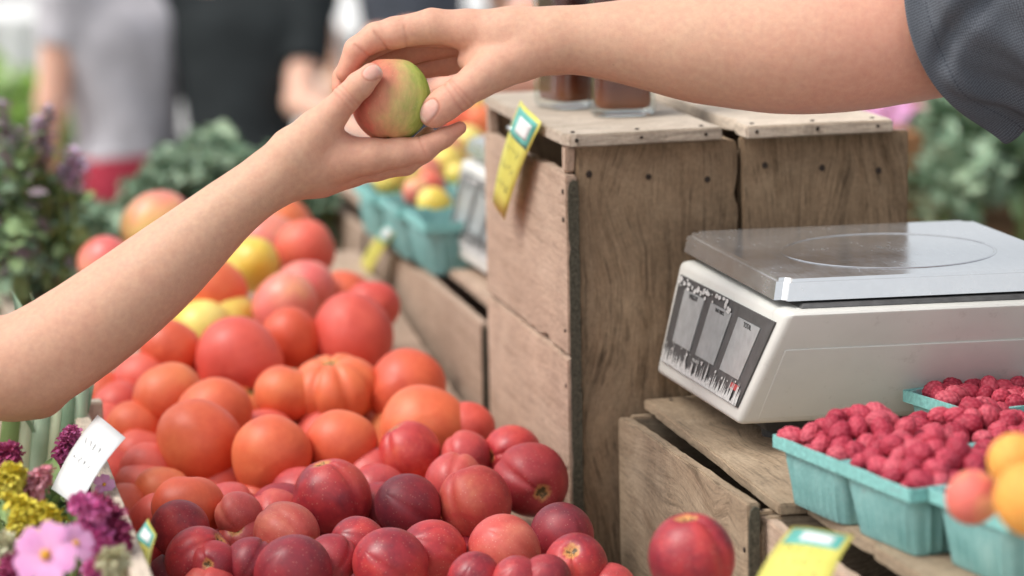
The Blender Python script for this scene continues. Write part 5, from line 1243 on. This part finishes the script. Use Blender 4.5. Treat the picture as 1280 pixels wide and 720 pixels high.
def foliage(name, parent, cen, rad3, n, L_, W_, ruff, mats, seed, up=.5, fill=.35):
    rr = random.Random(seed); V, Fc, MI = [], [], []
    cl = [(rr.gauss(0, .45), rr.gauss(0, .45), rr.gauss(0, .40)) for _ in range(9)]
    for k in range(n):
        while True:
            p = Vector((rr.uniform(-1, 1), rr.uniform(-1, 1), rr.uniform(-1, 1)))
            if fill < p.length < 1: break
        if rr.random() < .6: c_ = Vector(cl[k % 9]); p = c_+(p*.45)
        bl = rr.random(); lv, lf = leaf_geo(L_*rr.uniform(.6, 1.3), W_*rr.uniform(.6, 1.25), ruff, rr)
        dirn = (p.normalized()+Vector((rr.gauss(0, .5), rr.gauss(0, .5), rr.gauss(up, .5)))).normalized()
        M = dirn.to_track_quat('Y', 'Z').to_matrix() @ Matrix.Rotation(rr.uniform(-1, 1), 3, 'Y')
        o_ = Vector((p.x*rad3[0], p.y*rad3[1], p.z*rad3[2]))+Vector(cen)
        i0 = len(V); V += [tuple(M @ Vector(q)+o_) for q in lv]; Fc += [tuple(i0+x for x in f_) for f_ in lf]
        MI += [min(len(mats)-1, int(rr.random()**1.2*len(mats)))]*len(lf)
    me = pymesh(name, V, Fc, True)
    for m_ in mats: me.materials.append(m_)
    me.polygons.foreach_set('material_index', MI); return link(name, me, None, parent)
def tube(name, parent, pts, r0, r1, mat, n=8):
    pts = [Vector(p) for p in pts]; bm = bmesh.new(); prev = None
    for k, p in enumerate(pts):
        t = (pts[min(k+1, len(pts)-1)]-pts[max(k-1, 0)]).normalized(); a = t.orthogonal().normalized(); b_ = t.cross(a); r_ = r0+(r1-r0)*k/(len(pts)-1)
        ring = [bm.verts.new(p+(a*math.cos(2*math.pi*i/n)+b_*math.sin(2*math.pi*i/n))*r_) for i in range(n)]
        if prev:
            # align rings to avoid twist
            best = min(range(n), key=lambda o_: sum((ring[(i+o_) % n].co-prev[i].co).length for i in range(n))); ring = ring[best:]+ring[:best]
            for i in range(n): bm.faces.new((prev[i], prev[(i+1) % n], ring[(i+1) % n], ring[i]))
        else: bm.faces.new(ring[::-1])
        prev = ring
    bm.faces.new(prev); return link(name, bmmesh(name, bm, True), mat, parent)
def plant(label, px, py, d, r3, n, L_, W_, ruff, mats, seed, name='leafy_plant', cat='plant', group=None, up=.5, stem=True, zb=None):
    c = P(px, py, d); t = empty(name, (c[0], c[1], c[2]), label=label, cat=cat, group=group)
    foliage('foliage', t, (0, 0, 0), r3, n, L_, W_, ruff, mats, seed, up)
    if stem:
        zb = (c[2]-r3[2]-.12) if zb is None else zb
        tube('stem', t, [(0, 0, zb-c[2]), (.01, .005, (zb-c[2])*.5), (0, 0, 0)], .012, .006, STEMG)
    return t
GK = 'bunches of kale behind the tomatoes'
plant('rounded bunch of ruffled grey green kale below the black shirt', 250, 240, 4.75, (.085, .085, .045), 260, .046, .026, .5, [LK1, LK1, LK2, LK3], 1, 'kale_bunch', 'kale', GK)
plant('darker bunch of kale left of the tomatoes, lower down', 100, 312, 4.6, (.075, .10, .045), 260, .046, .026, .5, [LK1, LK2, LK2], 2, 'kale_bunch', 'kale', GK)
plant('bunch of kale between the red shorts and the round kale bunch', 175, 290, 4.9, (.09, .09, .025), 220, .046, .025, .5, [LK1, LK2], 3, 'kale_bunch', 'kale', GK)
plant('kale bunch half hidden behind the bare forearm', 345, 246, 4.7, (.06, .10, .05), 200, .046, .025, .5, [LK2, LK1], 4, 'kale_bunch', 'kale', GK)
plant('pale kale bunch at the far left above the forearm', 36, 345, 4.2, (.08, .10, .04), 200, .046, .024, .5, [LK2, LK1, LK3], 5, 'kale_bunch', 'kale', GK)
plant('dark leafy herb plant at the left edge with small purple tips', 10, 265, 4.0, (.05, .07, .085), 260, .030, .013, .15, [LB1, LB1, LK2, LP], 6, 'herb_plant', 'herb', 'herb plants at the left')
plant('tall herb plant just right of the darker one at the left edge', 60, 278, 4.05, (.045, .05, .055), 170, .030, .012, .15, [LB1, LK2, LB2, LP], 7, 'herb_plant', 'herb', 'herb plants at the left')
def spike(label, px0, py0, px1, py1, d, mat, r, seed, n=46, cat='flower', name='flower_spike', group=None, sl=.012, sw=.006):
    a = P(px0, py0, d); b_ = P(px1, py1, d-.02); t = empty(name, a, label=label, cat=cat, group=group); rr = random.Random(seed); ax = Vector(b_-a)
    tube('stem', t, [(0, 0, -.10), (0, 0, -.03), (0, 0, 0), ax*.5, ax], .003, .0015, STEMG)
    V, Fc = [], []
    for k in range(n):
        f_ = k/n; o_ = ax*(f_*.95+.05); rad_ = r*(1-.55*f_)*(.8+.4*math.sin(f_*9)); an = k*2.4
        q0 = ax.normalized(); s1 = q0.orthogonal().normalized(); s2_ = q0.cross(s1); dr = (s1*math.cos(an)+s2_*math.sin(an)+q0*.7).normalized()
        lv, lf = leaf_geo(sl*rr.uniform(.7, 1.3), sw, .3, rr, 4, 3); M = dr.to_track_quat('Y', 'Z').to_matrix(); i0 = len(V)
        V += [tuple(M @ Vector(q)+o_+dr*rad_*.5) for q in lv]; Fc += [tuple(i0+x for x in g_) for g_ in lf]
    link('blossom', pymesh('blossom', V, Fc, True), mat, t); return t
F_LIL = leaf_mat('lilac_petal', (.50, .34, .48), (.66, .52, .64)); F_PUR = leaf_mat('dusky_purple_petal', (.28, .19, .25), (.42, .32, .39)); F_PNK = leaf_mat('pink_petal', (.62, .24, .48), (.78, .42, .64)); F_MAG = leaf_mat('magenta_petal', (.62, .11, .34), (.78, .26, .50)); F_YEL = leaf_mat('yellow_petal', (.62, .50, .03), (.76, .66, .12)); F_WINE = leaf_mat('wine_petal', (.28, .03, .10), (.44, .07, .18)); F_ROSE = leaf_mat('rose_petal', (.70, .25, .32), (.80, .42, .46)); F_CRM = leaf_mat('cream_bud', (.60, .56, .36), (.70, .68, .48))
GB = 'basil flower spikes at the left'
for i, (a, b_, c_, e_, m_, lab) in enumerate([(48, 225, 62, 135, F_PUR, 'dark purple basil spike standing highest at the left'), (30, 240, 22, 160, F_PUR, 'dusky basil spike at the left edge above the dark herbs'), (75, 235, 92, 190, F_LIL, 'pale lilac basil spike beside the red shorts'), (90, 245, 104, 205, F_LIL, 'short lilac basil spike lowest near the kale'), (55, 205, 45, 150, F_LIL, 'lilac basil spike left of the highest dark one'), (10, 200, 4, 130, F_PUR, 'thin purple basil spike cut by the left edge')]):
    spike(lab, a, b_, c_, e_, 4.0, m_, .010, i, group=GB)
# bushes and lawn beyond
plant('bright yellow green bush far behind the herbs at the left', 40, 195, 8.2, (.22, .25, .17), 420, .10, .04, .2, [LLIME, LB2, LB2], 21, 'garden_bush', 'bush', 'bushes beyond the stall', zb=0)
plant('pale green bush beside the grey shirted person', 88, 165, 9.0, (.16, .25, .26), 380, .10, .04, .2, [LLIME, LB2, LB2], 22, 'garden_bush', 'bush', 'bushes beyond the stall', zb=0)
# right-hand planters and flowers
def planter(label, pts, h_, d0, mat):
    (x0, y0), (x1, y1) = pts; a = P(x0, y0, d0); b_ = P(x1, y1, d0); t = empty('planter_box', (a[0], a[1], 0), label=label, cat='planter', group='wooden planter boxes at the right'); w_ = b_[0]-a[0]; z1 = a[2]
    for k in range(3): z = z1-(k+1)*h_/3; board('front_board', t, (0, 0, z+.002), (w_, .014, z+h_/3-.002), 0, mat)
    for x in (0, w_-.014):
        board('side_board', t, (x, .0145, z1-h_), (x+.0135, .40, z1), 1, mat)
    board('back_board', t, (.014, .386, z1-h_), (w_-.0145, .40, z1), 0, mat); board('soil', t, (.015, .016, z1-h_+.01), (w_-.0155, .385, z1-.03), 0, DARK)
    for x in (.01, w_-.05):
        for y in (.02, .35): board('leg', t, (x, y, 0), (x+.04, y+.04, z1-h_-.001), 2, mat)
    return t
BRW = wood_mat('brown_planter_wood', (.15, .085, .045), (.26, .16, .09), (.34, .22, .13), stain=.3); ORW = wood_mat('orange_planter_wood', (.24, .11, .05), (.38, .19, .09), (.46, .26, .13), stain=.3)
planter('brown wooden planter box below the leafy greens at the right edge', ((1206, 226), (1420, 222)), .24, 5.2, BRW)
planter('narrow orange brown planter box behind the second tall crate', ((1120, 168), (1158, 168)), .34, 5.0, ORW)
GH = 'leafy herbs in the planters at the right'
plant('dense sage green leafy plant just below the sleeve', 1218, 172, 5.1, (.10, .11, .065), 300, .050, .022, .2, [LK1, LK3, LK2], 31, 'leafy_plant', 'plant', GH)
plant('leafy plant trailing over the planter edge left of the brown box', 1178, 235, 5.0, (.045, .07, .075), 150, .050, .020, .2, [LK1, LK2, LK3], 32, 'leafy_plant', 'plant', GH)
plant('dark leafy plant at the right edge under the sleeve point', 1275, 190, 5.15, (.09, .10, .050), 260, .050, .020, .2, [LK2, LK1, LB1], 33, 'leafy_plant', 'plant', GH)
plant('lime green plant behind the pink flowers at the right', 1165, 118, 6.2, (.13, .12, .07), 200, .09, .035, .2, [LLIME, LLIME, LB2], 34, 'leafy_plant', 'plant', GH)
def bloom(label, px, py, d, R_, np_, mat, cmat, nrm, seed, group, stem_to=None, cat='flower'):
    c = P(px, py, d); t = empty('flower', c, label=label, cat=cat, group=group); rr = random.Random(seed); n_ = Vector(camdir(*nrm)); M = n_.to_track_quat('Z', 'Y').to_matrix()
    for k in range(np_):
        V = []; nu, nv = 9, 7; a0 = 2*math.pi*k/np_+rr.uniform(-.1, .1); w_ = R_*math.tan(math.pi/np_)*.60
        for i in range(nu):
            tt = i/(nu-1)
            for j in range(nv):
                s_ = -1+2*j/(nv-1); wd = w_*(.22+.78*math.sin(math.pi*.55*tt)**.8)*(1-.25*max(0, tt-.8)*5*(1-.0)); notch = .10*R_*max(0, tt-.8)*5*(1-abs(s_))**2
                x = R_*(.06+.94*tt)-notch-.10*R_*tt*abs(s_)**2; y = s_*wd; z = R_*(.35*tt-.25*tt*tt)+R_*.03*math.sin(s_*9+k)*tt
                ca, sa = math.cos(a0), math.sin(a0); V.append(tuple(M @ Vector((x*ca-y*sa, x*sa+y*ca, z))))
        Fc = [(i*nv+j, i*nv+j+1, (i+1)*nv+j+1, (i+1)*nv+j) for i in range(nu-1) for j in range(nv-1)]
        link('petal', pymesh('petal', V, Fc, True), mat, t)
    bm = bmesh.new(); bmesh.ops.create_icosphere(bm, subdivisions=3, radius=R_*.15)
    for v_ in bm.verts: v_.co *= 1+rr.uniform(-.15, .15)
    link('flower_centre', bmmesh('flower_centre', bm, True), cmat, t, loc=n_*R_*.10)
    e = Vector(stem_to)-Vector(c) if stem_to is not None else Vector((0, .02, -.2))
    tube('stem', t, [(0, 0, 0), -n_*R_*.4, e*.5, e], .0022, .003, STEMG); return t
def fl(px, py, d): return P(px, py, d)
GF = 'cut flowers in the bucket at the lower left'; foot = P(60, 900, 2.78)
CEN = simple('orange_centre', (.75, .38, .05), .7, .3, 300, .4)
def stemend(k): return foot+np.array([.05*math.cos(k*1.7), .05*math.sin(k*1.7), 0])
bloom('large pink mallow flower open towards us at the lower left', 58, 694, 2.42, .029, 5, F_PNK, CEN, (-.25, .25, 1), 1, GF, stemend(1))
bloom('smaller pink mallow flower right of the large one', 94, 680, 2.46, .018, 5, F_PNK, CEN, (.5, .4, .7), 2, GF, stemend(2))
bloom('pale pink flower under the white price tag', 130, 606, 2.80, .011, 5, F_PNK, CEN, (.3, .4, .8), 3, GF, stemend(3))
bloom('little lilac pink flower in front of the wine red plume', 128, 652, 2.72, .013, 5, F_PNK, CEN, (.1, .7, .6), 4, GF, stemend(4))
bloom('pink flower head cut by the bottom edge near the yellow tag', 122, 716, 2.60, .017, 5, F_PNK, CEN, (.3, .4, .8), 5, GF, stemend(5))
bloom('dusty rose flower at the left edge above the pink mallow', 36, 640, 2.80, .011, 5, F_LIL, CEN, (-.3, .4, .8), 6, GF, stemend(6))
def plume(label, pts, d, mat, r0, seed, n=420):
    n = int(n*1.7); c = P(*pts[0], d*.95); t = empty('celosia_plume', c, label=label, cat='flower', group=GF); rr = random.Random(seed); W_ = [Vector(P(x, y, d*.95-.01*i)-c) for i, (x, y) in enumerate(pts)]
    V, Fc = [], []
    for k in range(n):
        f_ = rr.random()**.8*(len(W_)-1); i = min(int(f_), len(W_)-2); o_ = W_[i].lerp(W_[i+1], f_-i); R_ = r0*math.sin(math.pi*min(1, .15+.8*f_/(len(W_)-1)))**.6
        dr = Vector((rr.gauss(0, 1), rr.gauss(0, 1), rr.gauss(.3, 1))).normalized(); lv, lf = leaf_geo(.0075*rr.uniform(.6, 1.3), .0034, .5, rr, 4, 3); M = dr.to_track_quat('Y', 'Z').to_matrix(); i0 = len(V)
        V += [tuple(M @ Vector(q)+o_+dr*R_*rr.uniform(.55, .95)) for q in lv]; Fc += [tuple(i0+x for x in g_) for g_ in lf]
    link('blossom', pymesh('blossom', V, Fc, True), mat, t); e = Vector(stemend(seed)-c); tube('stem', t, [W_[1]*.3, e*.4, e], .003, .004, STEMG); return t
plume('arching wine red plume along the bin rim at the lower left', [(95, 640), (118, 632), (138, 648), (148, 680), (146, 706), (135, 730)], 2.74, F_WINE, .010, 11, 520)
plume('magenta plume in the middle of the cut flowers', [(100, 664), (120, 676), (128, 700), (118, 725)], 2.70, F_MAG, .011, 12, 420)
plume('bright magenta plume tip pointing up behind the white tag', [(78, 585), (82, 560), (92, 538)], 3.16, F_MAG, .0075, 13, 200)
plume('magenta plume head left of the wine red arch', [(95, 625), (108, 634), (124, 640)], 2.70, F_MAG, .0055, 14, 160)
plume('wine red plume at the left edge below the forearm', [(-6, 585), (8, 570), (16, 566)], 2.95, F_WINE, .0085, 15, 200)
plume('dusty pink plume left of the white tag', [(28, 640), (40, 610), (58, 592)], 2.85, F_ROSE, .0075, 16, 240)
plume('wine red plume under the foot of the white tag', [(52, 622), (62, 606), (76, 590)], 3.12, F_WINE, .0065, 17, 200)
plume('dark wine plume behind the white tag and the bin rim', [(112, 640), (116, 612), (122, 590)], 3.12, F_WINE, .006, 18, 200)
plume('dark wine plume at the bottom left corner', [(14, 730), (18, 712), (30, 700)], 2.70, F_WINE, .010, 19, 220)
plume('golden rod sprig sweeping across the middle of the bouquet', [(10, 622), (30, 634), (55, 640), (72, 650)], 2.80, F_YEL, .0035, 20, 200)
plume('fluffy golden rod head at the left edge', [(6, 612), (10, 600), (22, 594)], 2.84, F_YEL, .010, 21, 240)
plume('second golden rod head below the first at the left', [(20, 668), (28, 654), (46, 660)], 2.80, F_YEL, .008, 22, 220)
plume('cream bud cluster beside the yellow price tag', [(138, 712), (142, 704), (146, 698)], 2.60, F_CRM, .008, 23, 200)
plume('cream bud cluster at the left edge near the bottom', [(-4, 688), (4, 682), (10, 684)], 2.72, F_CRM, .008, 24, 180)
t = plant('broad leafy greenery filling between the cut flowers', 62, 690, 2.84, (.055, .06, .055), 230, .030, .010, .15, [LB1, LB2, STEMG, LK2], 41, 'flower_foliage', 'foliage', None, .8, stem=False)
# galvanised bucket holding them
bz_ = foot[2]; bt_ = empty('flower_bucket', (foot[0], foot[1], .7868), label='metal bucket holding the cut flowers', cat='bucket')
GALV = simple('galvanised_metal', (.45, .46, .46), .4, .2, 50, .1, .5, .8)
vs, fs = loft([[(r_*math.cos(2*math.pi*i/48), r_*math.sin(2*math.pi*i/48), z) for i in range(48)] for r_, z in ((.055, 0), (.075, .125), (.079, .127), (.079, .131), (.073, .130), (.072, .12), (.052, .01))], 48)
link('bucket_wall', pymesh('bucket_wall', vs, fs, True), GALV, bt_)
# leeks / pale green stalks standing behind the flowers at the left
GL = 'leek stalks at the left below the forearm'
for i, (x, y0, y1, r_, m_, lab) in enumerate([(6, 640, 505, .014, STEMG, 'green leek stalk at the left edge below the forearm'), (24, 650, 500, .012, STEMP, 'pale leek stalk second from the left edge'), (42, 650, 505, .013, LK1, 'grey green leek leaf bundle under the elbow'), (60, 650, 500, .010, STEMP, 'thin whitish leek stalk behind the magenta tip'), (74, 640, 495, .011, LK2, 'dark green leek leaf left of the bin post'), (90, 640, 480, .010, LK1, 'narrow grey green leek leaf beside the bin post')]):
    a = P(x, y0, 3.15); b_ = P(x+12, y1, 3.12); t = empty('leek', a, label=lab, cat='leek', group=GL); tube('stalk', t, [(0, 0, -.2), (0, 0, 0), Vector(b_-a)*.6, Vector(b_-a)], r_, r_*.8, m_, 12)
    rr = random.Random(i); lv, lf = leaf_geo(.18, .014, .1, rr, 12, 5); M = (Vector((rr.uniform(-.2, .2), rr.uniform(-.1, .3), 1))).to_track_quat('Y', 'Z').to_matrix()
    link('leaf', pymesh('leaf', [tuple(M @ Vector(q)+Vector(b_-a)*.5) for q in lv], lf, True), LK1 if i % 2 else LK2, t)
# pink blossoms far right
for i, (x, y, R_, m_, lab) in enumerate([(1108, 138, .055, F_PNK, 'pink blossom just above the second tall crate'), (1150, 152, .050, F_ROSE, 'rose red blossom in front of the lime leaves'), (1158, 172, .030, F_ROSE, 'small coral blossom under the rose red one'), (1196, 126, .040, F_ROSE, 'coral blossom right under the sleeve'), (1092, 128, .04, F_PNK, 'pink blossom at the lid of the second tall crate')]):
    bloom(lab, x, y, 5.7, R_, 6, m_, CEN, (-.2, .5, .8), 50+i, 'pink blossoms at the right', P(x, 330, 5.9))
# distant pieces: white cloth tables and crates that read as pale shapes
def far_table(label, px, py, d, w_, h_, m_):
    a = P(px, py, d); t = empty('market_table', (a[0], a[1], 0), label=label, cat='table', group='distant white tables')
    bm = bmesh.new(); n = 40; R1 = []
    for k, z in enumerate((a[2], a[2]-.02, a[2]-.4, .03)):
        ring = []
        for i in range(n*4):
            sd_ = i//n; u_ = -1+2*(i % n)/n; x, y = {0: (u_, -1), 1: (1, u_), 2: (-u_, 1), 3: (-1, -u_)}[sd_]; wv_ = 1+.02*k*math.sin(i*.8); ring.append(bm.verts.new((x*w_/2*wv_, y*h_/2*wv_, z)))
        R1.append(ring)
    for a_, b_ in zip(R1[:-1], R1[1:]):
        for i in range(n*4): bm.faces.new((a_[i], b_[i], b_[(i+1) % (n*4)], a_[(i+1) % (n*4)]))
    bm.faces.new(R1[0]); bmesh.ops.recalc_face_normals(bm, faces=bm.faces); link('table_cloth', bmmesh('table_cloth', bm, True), m_, t)
    for x in (-.42, .42):
        for y in (-.4, .4): board('leg', t, (x*w_, y*h_, 0), (x*w_+.03, y*h_+.03, a[2]-.03), 2, WOOD)
    return t
WH = simple('white_cloth', (.80, .80, .78), .9, .05, 5, .1)
far_table('white clothed table far off at the top left', 22, 14, 8.9, .42, .5, WH)
far_table('white clothed table glimpsed beside the black shirt', 450, 22, 9.2, .30, .8, WH)
far_table('white clothed table far behind the jars', 640, -4, 10.5, 1.5, .8, WH)
